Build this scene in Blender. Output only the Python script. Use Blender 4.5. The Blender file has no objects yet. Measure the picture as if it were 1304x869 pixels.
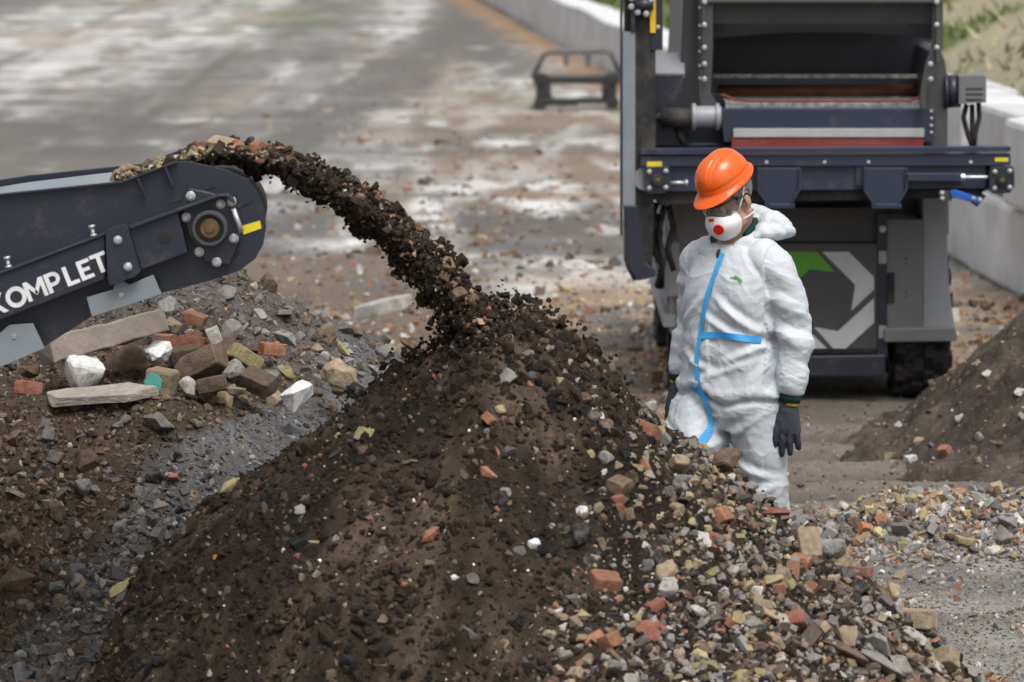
import bpy, bmesh, math, random
import numpy as np
from mathutils import Vector, Matrix, Quaternion
from mathutils.bvhtree import BVHTree

random.seed(7)
RNG = np.random.default_rng(11)
SC = bpy.context.scene
COL = SC.collection
PI = math.pi

# ------------------------------------------------------------------ camera model
FPX = 150.0 / 36.0 * 1304.0
CAMH = 3.0
PITCH = math.atan(634.5 / FPX)
CT, ST = math.cos(PITCH), math.sin(PITCH)

def P(x, y, d):
    """World point seen at photo position (x, y) lying at distance d along world Y."""
    u = (x - 652.0) / FPX
    v = -(y - 434.5) / FPX
    dy = CT + v * ST
    dz = -ST + v * CT
    t = d / dy
    return Vector((u * t, d, CAMH + dz * t))

def sstep(a, b, x):
    t = np.clip((x - a) / (b - a), 0, 1)
    return t * t * (3 - 2 * t)

# ------------------------------------------------------------------ numpy noise
def _hash(ix, iy, iz, seed):
    h = (ix.astype(np.int64) * 374761393 + iy.astype(np.int64) * 668265263 + iz.astype(np.int64) * 2147483647 + seed * 1274126177) & 0xFFFFFFFF
    h = ((h ^ (h >> 13)) * 1274126177) & 0xFFFFFFFF
    h = ((h ^ (h >> 16)) * 2246822519) & 0xFFFFFFFF
    h = h ^ (h >> 15)
    return (h & 0xFFFFFF) / float(0xFFFFFF)

def vn2(x, y, seed=0):
    x = np.asarray(x, float); y = np.asarray(y, float)
    x0 = np.floor(x); y0 = np.floor(y)
    fx = x - x0; fy = y - y0
    fx = fx * fx * (3 - 2 * fx); fy = fy * fy * (3 - 2 * fy)
    z = np.zeros_like(x0)
    a = _hash(x0, y0, z, seed); b = _hash(x0 + 1, y0, z, seed)
    c = _hash(x0, y0 + 1, z, seed); d = _hash(x0 + 1, y0 + 1, z, seed)
    return (a * (1 - fx) + b * fx) * (1 - fy) + (c * (1 - fx) + d * fx) * fy

def vn3(x, y, z, seed=0):
    x0 = np.floor(x); y0 = np.floor(y); z0 = np.floor(z)
    fx = x - x0; fy = y - y0; fz = z - z0
    fx = fx * fx * (3 - 2 * fx); fy = fy * fy * (3 - 2 * fy); fz = fz * fz * (3 - 2 * fz)
    def pl(k):
        a = _hash(x0, y0, z0 + k, seed); b = _hash(x0 + 1, y0, z0 + k, seed)
        c = _hash(x0, y0 + 1, z0 + k, seed); d = _hash(x0 + 1, y0 + 1, z0 + k, seed)
        return (a * (1 - fx) + b * fx) * (1 - fy) + (c * (1 - fx) + d * fx) * fy
    return pl(0) * (1 - fz) + pl(1) * fz

def fbm(x, y, oct=4, seed=0, gain=0.5):
    s = 0; a = 1; t = 0
    x = np.asarray(x, float); y = np.asarray(y, float)
    for i in range(oct):
        s = s + a * vn2(x, y, seed + i * 17); t += a
        x = x * 2.03 + 5.1; y = y * 2.03 + 1.7; a *= gain
    return s / t

def fbm3(p, oct=3, seed=0, gain=0.5):
    s = 0; a = 1; t = 0
    x, y, z = p[:, 0], p[:, 1], p[:, 2]
    for i in range(oct):
        s = s + a * vn3(x, y, z, seed + i * 17); t += a
        x = x * 2.03 + 5.1; y = y * 2.03 + 1.7; z = z * 2.03 + 3.3; a *= gain
    return s / t

# ------------------------------------------------------------------ object helpers
def tag(o, label=None, cat=None, group=None, kind=None):
    if label: o['label'] = label
    if cat: o['category'] = cat
    if group: o['group'] = group
    if kind: o['kind'] = kind
    return o

def thing(name, label, cat, loc=(0, 0, 0), rz=0, group=None):
    o = bpy.data.objects.new(name, None)
    COL.objects.link(o)
    o.location = loc; o.rotation_euler = (0, 0, rz)
    o.empty_display_size = 0.1
    return tag(o, label, cat, group)

def full_matrix(o):
    m = o.matrix_basis.copy()
    if o.parent: m = full_matrix(o.parent) @ o.matrix_parent_inverse @ m
    return m

def link(name, me, parent=None, mats=None, world=True):
    o = bpy.data.objects.new(name, me)
    COL.objects.link(o)
    if mats:
        for m in (mats if isinstance(mats, (list, tuple)) else [mats]):
            me.materials.append(m)
    if parent:
        o.parent = parent
        if world:
            o.matrix_parent_inverse = full_matrix(parent).inverted()
    return o

def np_mesh(name, V, Fc, smooth=False, col=None, attr='col'):
    """V (n,3), Fc (m,k) integer faces all the same size."""
    V = np.asarray(V, np.float32); Fc = np.asarray(Fc, np.int32)
    me = bpy.data.meshes.new(name)
    k = Fc.shape[1]
    me.vertices.add(len(V)); me.vertices.foreach_set('co', V.ravel())
    me.loops.add(Fc.size); me.loops.foreach_set('vertex_index', Fc.ravel())
    me.polygons.add(len(Fc))
    me.polygons.foreach_set('loop_start', np.arange(0, Fc.size, k, dtype=np.int32))
    me.polygons.foreach_set('use_smooth', np.full(len(Fc), smooth, dtype=bool))
    if col is not None:
        a = me.attributes.new(attr, 'FLOAT_COLOR', 'POINT')
        c = np.ones((len(V), 4), np.float32); c[:, :3] = col
        a.data.foreach_set('color', c.ravel())
    me.update(calc_edges=True)
    me.validate()
    return me

def grid_faces(nr, nc):
    i = np.arange(nr - 1)[:, None] * nc + np.arange(nc - 1)[None, :]
    return np.stack([i, i + 1, i + nc + 1, i + nc], -1).reshape(-1, 4)

class MB:
    """Collects shapes in one bmesh, then links them as one mesh object."""
    def __init__(self):
        self.bm = bmesh.new(); self.mi = 0
    def faces(self, vs, fs, smooth=False):
        bv = [self.bm.verts.new(v) for v in vs]
        for f in fs:
            try:
                fc = self.bm.faces.new([bv[i] for i in f]); fc.material_index = self.mi; fc.smooth = smooth
            except ValueError:
                pass
        return bv
    def slab(self, pts, d, t):
        """Outline given at photo positions, at distance d, extruded t metres away."""
        f = [P(x, y, d) for x, y in pts]
        self.prism(f, Vector((0, t, 0)))
    def prism(self, f, off):
        b = [p + off for p in f]
        n = len(f)
        fs = [tuple(range(n)), tuple(range(2 * n - 1, n - 1, -1))]
        for i in range(n):
            j = (i + 1) % n
            fs.append((j, i, n + i, n + j))
        self.faces(f + b, fs)
    def rect(self, x0, y0, x1, y1, d, t):
        self.slab([(x0, y0), (x1, y0), (x1, y1), (x0, y1)], d, t)
    def box(self, c, s, rot=None):
        c = Vector(c); vs = []
        for dz in (-.5, .5):
            for dx, dy in ((-.5, -.5), (.5, -.5), (.5, .5), (-.5, .5)):
                v = Vector((dx * s[0], dy * s[1], dz * s[2]))
                if rot: v = rot @ v
                vs.append(c + v)
        self.faces(vs, [(3, 2, 1, 0), (4, 5, 6, 7), (0, 1, 5, 4), (1, 2, 6, 5), (2, 3, 7, 6), (3, 0, 4, 7)])
    def tube(self, pts, rad, seg=12, cap=True, smooth=True, flat=None):
        pts = [Vector(p) for p in pts]
        n = len(pts)
        if not isinstance(rad, (list, tuple)): rad = [rad] * n
        tg = []
        for i in range(n):
            a = pts[max(0, i - 1)]; b = pts[min(n - 1, i + 1)]
            tg.append((b - a).normalized())
        up = Vector((0, 0, 1)) if abs(tg[0].z) < .9 else Vector((0, 1, 0))
        s = tg[0].cross(up).normalized()
        vs = []; 
        for i in range(n):
            s = (s - tg[i] * s.dot(tg[i])).normalized()
            w = tg[i].cross(s)
            r = rad[i]
            for k in range(seg):
                a = 2 * PI * k / seg
                if flat:
                    vs.append(pts[i] + s * (math.cos(a) * r * flat[0]) + w * (math.sin(a) * r * flat[1]))
                else:
                    vs.append(pts[i] + s * (math.cos(a) * r) + w * (math.sin(a) * r))
        fs = []
        for i in range(n - 1):
            for k in range(seg):
                k2 = (k + 1) % seg
                fs.append((i * seg + k, i * seg + k2, (i + 1) * seg + k2, (i + 1) * seg + k))
        bv = self.faces(vs, fs, smooth)
        if cap:
            for ring, rev in ((range(seg), True), (range((n - 1) * seg, n * seg), False)):
                idx = list(ring)
                if rev: idx.reverse()
                try:
                    f = self.bm.faces.new([bv[i] for i in idx]); f.material_index = self.mi
                except ValueError: pass
    def lathe(self, c, prof, seg=28):
        """Turned shape about the line of sight axis (Y): prof = [(offset towards viewer, radius)...]."""
        vs = [Vector(c) + Vector((r * math.cos(2 * PI * k / seg), -o, r * math.sin(2 * PI * k / seg))) for o, r in prof for k in range(seg)]
        fs = [(i * seg + k, i * seg + (k + 1) % seg, (i + 1) * seg + (k + 1) % seg, (i + 1) * seg + k) for i in range(len(prof) - 1) for k in range(seg)]
        fs.append(tuple((len(prof) - 1) * seg + k for k in range(seg)))
        self.faces(vs, fs)
    def cyl(self, p0, p1, r, seg=20, r2=None):
        self.tube([p0, p1], [r, r if r2 is None else r2], seg)
    def bolt(self, x, y, d, r=0.012, h=0.012, m=1):
        o = self.mi; self.mi = m
        p = P(x, y, d)
        self.lathe(p, [(-.002, r * 1.35), (h * .22, r * 1.35), (h * .28, r * 1.2), (h * .28, r * .98)], 14)
        self.lathe(p, [(0, r * .95), (h * .85, r * .95), (h, r * .75)], 6)
        self.mi = o
    def blob(self, c, r, rot=None, seg=20, rings=12):
        c = Vector(c); vs = []; fs = []
        if not isinstance(r, (list, tuple)): r = (r, r, r)
        for i in range(rings + 1):
            th = PI * i / rings
            for k in range(seg):
                a = 2 * PI * k / seg
                th2 = min(max(th, 1e-3), PI - 1e-3)
                v = Vector((math.sin(th2) * math.cos(a) * r[0], math.sin(th2) * math.sin(a) * r[1], math.cos(th2) * r[2]))
                if rot: v = rot @ v
                vs.append(c + v)
        for i in range(rings):
            for k in range(seg):
                k2 = (k + 1) % seg
                fs.append((i * seg + k, (i + 1) * seg + k, (i + 1) * seg + k2, i * seg + k2))
        bv = self.faces(vs, fs, True)
        self.bm.faces.new([bv[k] for k in range(seg)]); self.bm.faces.new([bv[rings * seg + k] for k in range(seg - 1, -1, -1)])
    def mesh(self, name):
        me = bpy.data.meshes.new(name)
        bmesh.ops.recalc_face_normals(self.bm, faces=self.bm.faces)
        self.bm.to_mesh(me); self.bm.free()
        return me
    def build(self, name, mats, parent=None, bevel=0.0, label=None):
        o = link(name, self.mesh(name), parent, mats)
        if bevel:
            m = o.modifiers.new('edge', 'BEVEL'); m.width = bevel; m.segments = 2
            m.limit_method = 'ANGLE'; m.angle_limit = math.radians(40)
            m.harden_normals = False
        if label: o['label'] = label
        return o

def remesh(mb, voxel, smooth=6, name='body'):
    """Union of overlapping closed shapes as one continuous smooth skin."""
    me = mb.mesh(name)
    o = bpy.data.objects.new(name, me); COL.objects.link(o)
    r = o.modifiers.new('r', 'REMESH'); r.mode = 'VOXEL'; r.voxel_size = voxel
    s = o.modifiers.new('s', 'SMOOTH'); s.factor = .5; s.iterations = smooth
    bpy.context.view_layer.update()
    dg = bpy.context.evaluated_depsgraph_get()
    out = bpy.data.meshes.new_from_object(o.evaluated_get(dg))
    bpy.data.objects.remove(o); bpy.data.meshes.remove(me)
    out.name = name
    out.polygons.foreach_set('use_smooth', np.ones(len(out.polygons), dtype=bool))
    return out

def getco(me):
    a = np.empty(len(me.vertices) * 3, np.float32); me.vertices.foreach_get('co', a); return a.reshape(-1, 3)
def getno(me):
    a = np.empty(len(me.vertices) * 3, np.float32); me.vertices.foreach_get('normal', a); return a.reshape(-1, 3)
def setco(me, c):
    me.vertices.foreach_set('co', np.asarray(c, np.float32).ravel()); me.update()

# ------------------------------------------------------------------ materials
def newmat(name):
    m = bpy.data.materials.new(name); m.use_nodes = True
    nt = m.node_tree
    return m, nt, nt.nodes['Principled BSDF']

def N(nt, typ, **kw):
    n = nt.nodes.new(typ)
    for k, v in kw.items():
        if k.startswith('i_'):
            n.inputs[k[2:].replace('_', ' ')].default_value = v
        else: setattr(n, k, v)
    return n

def mat(name, col, rough=.6, metal=0.0, var=.25, scale=8.0, bump=.15, bscale=60.0, bdist=.01, dust=None, dust_amt=.35, dscale=3.0, spec=.5, objrand=0.0, coat=0.0, dlo=.46):
    m, nt, b = newmat(name)
    L = nt.links.new
    tc = N(nt, 'ShaderNodeTexCoord')
    n1 = N(nt, 'ShaderNodeTexNoise', i_Scale=scale, i_Detail=5.0, i_Roughness=.6)
    L(tc.outputs['Object'], n1.inputs['Vector'])
    mx = N(nt, 'ShaderNodeMix', data_type='RGBA')
    lo = [c * (1 - var) for c in col] + [1]; hi = [min(1, c * (1 + var)) for c in col] + [1]
    mx.inputs['A'].default_value = lo; mx.inputs['B'].default_value = hi
    cr = N(nt, 'ShaderNodeMapRange'); cr.inputs['From Min'].default_value = .3; cr.inputs['From Max'].default_value = .7
    L(n1.outputs['Fac'], cr.inputs['Value']); L(cr.outputs['Result'], mx.inputs['Factor'])
    out = mx.outputs['Result']
    if dust:
        n2 = N(nt, 'ShaderNodeTexNoise', i_Scale=dscale, i_Detail=8.0, i_Roughness=.72)
        L(tc.outputs['Object'], n2.inputs['Vector'])
        mr = N(nt, 'ShaderNodeMapRange'); mr.inputs['From Min'].default_value = dlo; mr.inputs['From Max'].default_value = dlo + .2
        mr.inputs['To Max'].default_value = dust_amt
        L(n2.outputs['Fac'], mr.inputs['Value'])
        m2 = N(nt, 'ShaderNodeMix', data_type='RGBA'); m2.inputs['B'].default_value = (*dust, 1)
        L(mr.outputs['Result'], m2.inputs['Factor']); L(out, m2.inputs['A']); out = m2.outputs['Result']
        rr = N(nt, 'ShaderNodeMapRange'); rr.inputs['To Min'].default_value = rough; rr.inputs['To Max'].default_value = min(1, rough + .4)
        L(mr.outputs['Result'], rr.inputs['Value']); L(rr.outputs['Result'], b.inputs['Roughness'])
    else:
        b.inputs['Roughness'].default_value = rough
    if objrand:
        oi = N(nt, 'ShaderNodeObjectInfo')
        hs = N(nt, 'ShaderNodeHueSaturation')
        vr = N(nt, 'ShaderNodeMapRange'); vr.inputs['To Min'].default_value = 1 - objrand; vr.inputs['To Max'].default_value = 1 + objrand
        L(oi.outputs['Random'], vr.inputs['Value']); L(vr.outputs['Result'], hs.inputs['Value'])
        L(out, hs.inputs['Color']); out = hs.outputs['Color']
    L(out, b.inputs['Base Color'])
    b.inputs['Metallic'].default_value = metal
    b.inputs['Specular IOR Level'].default_value = spec
    b.inputs['Coat Weight'].default_value = coat
    if bump:
        nb = N(nt, 'ShaderNodeTexNoise', i_Scale=bscale, i_Detail=4.0, i_Roughness=.6)
        L(tc.outputs['Object'], nb.inputs['Vector'])
        bp = N(nt, 'ShaderNodeBump', i_Strength=bump, i_Distance=bdist)
        L(nb.outputs['Fac'], bp.inputs['Height']); L(bp.outputs['Normal'], b.inputs['Normal'])
    return m

def mat_col(name, rough=.9, bump=.5, bscale=90.0, bdist=.01, var=.3, vscale=30.0, spec=.25, big=None):
    """Colour from the mesh's own 'col' attribute, broken up by fine noise."""
    m, nt, b = newmat(name); L = nt.links.new
    at = N(nt, 'ShaderNodeAttribute'); at.attribute_name = 'col'
    tc = N(nt, 'ShaderNodeTexCoord')
    n1 = N(nt, 'ShaderNodeTexNoise', i_Scale=vscale, i_Detail=6.0, i_Roughness=.65)
    L(tc.outputs['Object'], n1.inputs['Vector'])
    mr = N(nt, 'ShaderNodeMapRange'); mr.inputs['From Min'].default_value = .3; mr.inputs['From Max'].default_value = .7
    mr.inputs['To Min'].default_value = 1 - var; mr.inputs['To Max'].default_value = 1 + var
    L(n1.outputs['Fac'], mr.inputs['Value'])
    mm = N(nt, 'ShaderNodeVectorMath', operation='SCALE')
    L(at.outputs['Color'], mm.inputs[0]); L(mr.outputs['Result'], mm.inputs['Scale'])
    L(mm.outputs['Vector'], b.inputs['Base Color'])
    b.inputs['Roughness'].default_value = rough
    b.inputs['Specular IOR Level'].default_value = spec
    nb = N(nt, 'ShaderNodeTexNoise', i_Scale=bscale, i_Detail=5.0, i_Roughness=.65)
    L(tc.outputs['Object'], nb.inputs['Vector'])
    bp = N(nt, 'ShaderNodeBump', i_Strength=bump, i_Distance=bdist)
    L(nb.outputs['Fac'], bp.inputs['Height']); L(bp.outputs['Normal'], b.inputs['Normal'])
    return m
# ------------------------------------------------------------------ terrain shapes
PCX, PCY = -0.03, 14.05
_Z = np.array([1.47, 1.44, 1.37, 1.25, 1.12, .94, .78, .58, .40, .245, .1, 0.0, -.1])
_RL = np.array([0.0, .06, .17, .36, .52, .77, 1.00, 1.18, 1.28, 1.36, 1.47, 1.58, 1.9])
_RR = np.array([0.0, .13, .25, .35, .45, .71, .91, 1.17, 1.40, 1.56, 1.76, 1.96, 2.4])
def h_pile(x, y, rough=True):
    dx = np.asarray(x, float) - PCX; dy = np.asarray(y, float) - PCY
    r = np.hypot(dx, dy) + 1e-6
    c = dx / r
    wr = np.clip(c * .5 + .5, 0, 1)
    if rough:
        ang = np.arctan2(dy, dx)
        r = r * (1 + .05 * (fbm(ang * 2.2 + 9, r * 1.5, 3, 5) - .5)) + .15 * (fbm(dx * 3.1, dy * 3.1, 3, 8) - .5)
        r = np.maximum(r, 0)
    zl = np.interp(r, _RL, _Z); zr = np.interp(r, _RR, _Z)
    z = zl * (1 - wr) + zr * wr
    if rough:
        z = z + .060 * (fbm(dx * 9, dy * 9, 3, 21) - .5) + .042 * (fbm(dx * 26, dy * 26, 3, 22, .6) - .5)
        k = fbm(dx * 16, dy * 16, 2, 33)
        z = z + .035 * np.clip(k - .55, 0, 1) * 2
    return z

def h_bank(x, y):
    x = np.asarray(x, float); y = np.asarray(y, float)
    wob = .25 * (fbm(x * 1.3, y * .6, 3, 41) - .5)
    yy = y + wob
    front = .97 * np.clip((yy - 14.72) / .88, -.3, 1)
    front = np.where(yy < 14.72, (yy - 14.72) * .5, front)
    rise = .33 * sstep(15.55, 16.95, yy)
    back = sstep(18.9, 17.2, yy)
    side = np.interp(x, [-1.2, -.78, -.5, -.2, .25], [1, .86, .74, .5, 0])
    z = (front + rise) * back * side
    z = z - .05 * (1 - back * side)
    z = z + (.10 + .12 * sstep(15.9, 16.4, y)) * (fbm(x * 4, y * 4, 3, 44) - .5) + .05 * (fbm(x * 12, y * 12, 3, 45) - .5) + .022 * (fbm(x * 34, y * 34, 3, 46) - .5)
    return z

def h_mound(x, y):
    x = np.asarray(x, float); y = np.asarray(y, float)
    r = np.hypot((x - 3.47), (y - 20.9))
    r = r + .12 * (fbm(x * 2.3, y * 2.3, 3, 51) - .5)
    z = 1.48 - r * .85
    z = np.where((z < .14) & (z > -.1), z * .6 + .056, np.where(z <= -.1, z * 1.5 + .146, z))
    return np.maximum(z, -.5) + .07 * (fbm(x * 8, y * 8, 3, 52) - .5) + .035 * (fbm(x * 26, y * 30, 2, 53) - .5)

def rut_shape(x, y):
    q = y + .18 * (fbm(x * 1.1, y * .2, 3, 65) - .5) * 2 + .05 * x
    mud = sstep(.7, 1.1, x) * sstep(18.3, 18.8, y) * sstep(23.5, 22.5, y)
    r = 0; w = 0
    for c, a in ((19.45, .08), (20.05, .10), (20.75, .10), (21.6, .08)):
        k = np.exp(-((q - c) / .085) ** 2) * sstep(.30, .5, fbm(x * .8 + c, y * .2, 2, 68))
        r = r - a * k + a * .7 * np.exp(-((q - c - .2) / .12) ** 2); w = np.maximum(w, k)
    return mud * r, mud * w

def h_ground(x, y):
    x = np.asarray(x, float); y = np.asarray(y, float)
    near = sstep(34, 24, y)
    z = near * .05 * (fbm(x * 1.2, y * 1.2, 3, 61) - .5) + near * .020 * (fbm(x * 9, y * 9, 3, 62) - .5)
    # long low heap of rubble behind the worker
    rx = sstep(.95, 1.9, x) * sstep(9, 5, x)
    ridge = (.27 + .09 * sstep(2.2, 3.4, x)) * np.exp(-((y - 18.1 + .25 * (fbm(x * .9, y * 0, 2, 63) - .5)) / .36) ** 2)
    z = z + rx * ridge * (.75 + .5 * fbm(x * 3, y * 3, 2, 64))
    # wheel ruts in the mud in front of the machine, running across
    z = z + rut_shape(x, y)[0] * (.5 + .8 * fbm(x * 1.7, y * .5, 2, 66)) + .03 * sstep(.7, 1.1, x) * sstep(18.3, 18.8, y) * near * (fbm(x * 5, y * 5, 3, 69) - .5)
    return z

# wall line and the slope beyond it
WX0, WY0, WK = 3.26, 29.6, -0.0727
def wall_x(y): return WX0 + WK * (y - WY0)
def h_hill(x, y):
    s = (np.asarray(x, float) - wall_x(np.asarray(y, float))) - .45
    z = np.where(s < 0, -.05, 0.55 + np.minimum(s, 1.2) * .55 + np.maximum(s - 1.2, 0) * .38)
    z = np.where(s < .0, .5 + s * 1.2, z)
    z = np.minimum(z, 6.5 + .4 * fbm(x * .2, y * .2, 2, 77))
    return z + .25 * (fbm(x * .9, y * .9, 3, 71) - .5) + .1 * (fbm(x * 3, y * 3, 3, 72) - .5)

def cached(hf, x0, x1, y0, y1, step):
    xs = np.arange(x0, x1, step); ys = np.arange(y0, y1, step)
    X, Y = np.meshgrid(xs, ys); T = hf(X, Y)
    def f(x, y):
        u = np.clip((np.asarray(x) - x0) / step, 0, len(xs) - 1.001); v = np.clip((np.asarray(y) - y0) / step, 0, len(ys) - 1.001)
        i = u.astype(np.int32); j = v.astype(np.int32); a = u - i; b = v - j
        return (T[j, i] * (1 - a) + T[j, i + 1] * a) * (1 - b) + (T[j + 1, i] * (1 - a) + T[j + 1, i + 1] * a) * b
    return f

def hit(x, y, hs, d0, d1, n=500):
    """First point along the line of sight of photo position (x,y) that meets any surface in hs."""
    ds = np.linspace(d0, d1, n)
    p0 = P(x, y, d0); p1 = P(x, y, d1)
    X = np.linspace(p0.x, p1.x, n); Z = np.linspace(p0.z, p1.z, n)
    h = np.max([f(X, ds) for f in hs], axis=0)
    k = np.nonzero(Z <= h)[0]
    if len(k) == 0: return None
    i = k[0]
    return Vector((X[i], ds[i], Z[i]))

def hit_many(px, py, hs, d0, d1, n=260):
    px = np.asarray(px, float); py = np.asarray(py, float)
    u = (px - 652) / FPX; v = -(py - 434.5) / FPX
    dy = CT + v * ST; dz = -ST + v * CT
    ds = np.linspace(d0, d1, n)[None, :]
    t = ds / dy[:, None]
    X = u[:, None] * t; Z = CAMH + dz[:, None] * t; Y = np.broadcast_to(ds, X.shape)
    h = hs[0](X, Y)
    for f in hs[1:]: h = np.maximum(h, f(X, Y))
    m = Z <= h
    ok = m.any(1); i = m.argmax(1); r = np.arange(len(px))
    return np.stack([X[r, i], Y[r, i], Z[r, i]], 1), ok

def lerp(a, b, t): return a * (1 - t[..., None]) + b * t[..., None]
C3 = lambda *c: np.array(c, float)

M_ground = mat_col('ground surface', rough=.85, bump=.6, bscale=55, bdist=.012, var=.22, vscale=22, spec=.3)
M_soil = mat_col('dark soil', rough=.95, bump=.9, bscale=120, bdist=.012, var=.35, vscale=45, spec=.15)
M_stonecol = mat_col('mixed rubble', rough=.88, bump=.5, bscale=140, bdist=.006, var=.22, vscale=60, spec=.25)

def gpt(x, y):
    """Ground point (z = 0) seen at photo position."""
    v = -(y - 434.5) / FPX; u = (x - 652) / FPX
    dy = CT + v * ST; dz = -ST + v * CT
    t = -CAMH / dz
    return (u * t, dy * t)

def dist_poly(X, Y, pts):
    D = np.full(X.shape, 1e9)
    for (ax, ay), (bx, by) in zip(pts[:-1], pts[1:]):
        vx, vy = bx - ax, by - ay
        t = np.clip(((X - ax) * vx + (Y - ay) * vy) / (vx * vx + vy * vy), 0, 1)
        D = np.minimum(D, np.hypot(X - ax - t * vx, Y - ay - t * vy))
    return D

def ground_colour(X, Y):
    n1 = fbm(X * .35, Y * .35, 4, 101); n2 = fbm(X * 1.1, Y * 1.1, 4, 102); n3 = fbm(X * 3.5, Y * 3.5, 4, 103)
    nA = fbm(X * 1.5 + .2 * Y, Y * .30, 5, 151, .6); nB = fbm(X * 3.2 - .1 * Y, Y * .6, 5, 152, .6)
    conc = C3(.58, .57, .55); mud = C3(.105, .098, .09); brown = C3(.20, .15, .105); grav = C3(.205, .193, .175)
    wet = C3(.128, .110, .093); rust = C3(.27, .17, .10)
    c = np.broadcast_to(conc, X.shape + (3,)).copy()
    # slabs: each with a tone of its own, dirty joints between
    sx, sy = 3.0, 2.6
    tone = _hash(np.floor((X + 40) / sx), np.floor(Y / sy), np.zeros_like(X), 9)
    c *= (.78 + .30 * tone)[..., None]
    jd = np.minimum(np.abs(((X + 40) / sx) % 1 - .5) * -1 + .5, 9) * sx
    je = (.5 - np.abs((Y / sy) % 1 - .5)) * sy
    j = np.maximum(sstep(.16, .04, jd), sstep(.22, .05, je)) * sstep(.2, .5, n2)
    c = lerp(c, np.broadcast_to(mud * 1.3, c.shape), j * .9)
    st = fbm(X * .25, Y * .8, 4, 109)
    c = lerp(c, np.broadcast_to(mud * 2.0, c.shape), sstep(.5, .62, st) * .6)
    # stains and thin mud film
    c = lerp(c, np.broadcast_to(mud * 1.25, c.shape), sstep(.48, .60, n3 * .6 + n2 * .4) * .6)
    c = lerp(c, mud * 1.8, sstep(.47, .66, n1 * .35 + nA * .65) * .45)
    c = lerp(c, np.broadcast_to(mud * 1.3, c.shape), sstep(.54, .66, nB) * .7)
    c = lerp(c, np.broadcast_to(C3(.56, .555, .545), c.shape), sstep(.50, .70, fbm(X * 1.1 + 30, Y * .22, 5, 104, .6)) * .5)
    c = lerp(c, np.broadcast_to(C3(.26, .215, .165), c.shape), sstep(.50, .62, fbm(X * .9 + 70, Y * .25, 5, 108, .6)) * .6)
    # tyre tracks across the yard
    def trk(pp, w, s):
        D = dist_poly(X, Y, [gpt(*q) for q in pp])
        return sstep(w, w * .35, D + w * 1.2 * (nA - .5) + w * 1.3 * (nB - .5)) * s
    c = lerp(c, mud, trk([(-60, 225), (90, 165), (250, 105), (360, 62), (430, 25), (445, -30)], 1.1, .7))
    c = lerp(c, mud, trk([(330, 205), (440, 140), (520, 80), (575, 40), (590, -10)], .7, .85))
    c = lerp(c, mud * 1.1, trk([(250, 215), (330, 150), (400, 100), (440, 60)], .5, .7))
    c = lerp(c, mud * 1.2, trk([(-80, 20), (20, 0), (60, -20)], 1.6, .8))
    # dark muddy zone on the left, nearer
    px = 652 + X * FPX / Y
    py = -200 + 3 * FPX / Y
    z = sstep(95, 165, py) * sstep(400, 220, px)
    gw = sstep(.66, .74, fbm(X * .55 + 11, Y * .55, 3, 119)) * sstep(40, 46, Y)
    c = lerp(c, np.broadcast_to(C3(.10, .14, .045), c.shape), gw * .45)
    c = lerp(c, mud * 1.15, np.clip(z * sstep(.42, .58, nA * .55 + nB * .45), 0, .78))
    # brown rubbly strip on the right half of the yard
    z = sstep(520, 600, px) * sstep(70, 120, py) * sstep(330, 270, py)
    c = lerp(c, brown, np.clip(z * sstep(.42, .56, nA * .6 + nB * .4), 0, .9))
    z2 = sstep(540, 600, px) * sstep(130, 60, py) * sstep(720, 640, px)
    c = lerp(c, mud * 1.1, np.clip(z2 * sstep(.38, .54, nA * .5 + nB * .5), 0, .92))
    # dark wet bands in front of the yard
    for yc, w, s in ((288, 22, 1.1), (320, 12, .9), (250, 8, .8), (190, 10, .6), (165, 7, .6)):
        b = np.exp(-((py - yc - 14 * (n1 - .5) * 2) / w) ** 2) * s * sstep(.36, .52, nA * .6 + nB * .4)
        c = lerp(c, mud * 1.0, np.clip(b, 0, .92))
    b = np.exp(-((py - 246 - 6 * (n2 - .5)) / 5) ** 2) * sstep(610, 650, px) * sstep(.35, .5, n2)
    c = lerp(c, rust, np.clip(b * .8, 0, .9))
    # rubbly ground nearer than the yard
    z = sstep(325, 375, py + 40 * (n1 - .5)) 
    cl = sstep(.52, .6, fbm(X * .7 + 3, Y * .7, 3, 107)) * sstep(430, 370, py)
    dn = lerp(np.broadcast_to(brown * 1.15, c.shape), np.broadcast_to(mud * 1.4, c.shape), sstep(.4, .62, n2))
    dn = lerp(dn, np.broadcast_to(C3(.34, .245, .155), c.shape), sstep(.46, .66, n3) * .75)
    c = lerp(c, dn, np.clip(z * (1 - .85 * cl), 0, 1))
    z = sstep(318, 345, py + 30 * (n2 - .5)) * sstep(680, 580, px + 60 * (n1 - .5))
    c = lerp(c, lerp(np.broadcast_to(mud * .95, c.shape), np.broadcast_to(brown * .7, c.shape), sstep(.45, .6, n2)), z * .9)
    # wet mud in front of the machine, gravel nearest
    z = sstep(860, 960, px) * sstep(440, 500, py)
    m = lerp(np.broadcast_to(wet * .85, c.shape), np.broadcast_to(wet * 1.2, c.shape), sstep(.35, .65, n2 * .5 + n3 * .5))
    m = lerp(m, np.broadcast_to(C3(.045, .038, .032), m.shape), rut_shape(X, Y)[1] * .85)  # shadow inside the ruts painted into the colour, along with wetter mud
    c = lerp(c, m, z)
    z = sstep(640, 690, py + 50 * (n2 - .5))
    g = lerp(np.broadcast_to(grav * .7, c.shape), np.broadcast_to(grav * 1.15, c.shape), sstep(.35, .65, n3))
    c = lerp(c, g, z)
    # orange-brown dirt washed up along the foot of the low wall
    s = wall_x(Y) - X
    z = sstep(.0, .2, s) * sstep(.55 + .8 * n2, .15 + .3 * n2, s) * sstep(36, 42, Y)
    c = lerp(c, rust, np.clip(z * .9, 0, 1))
    return c

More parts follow.
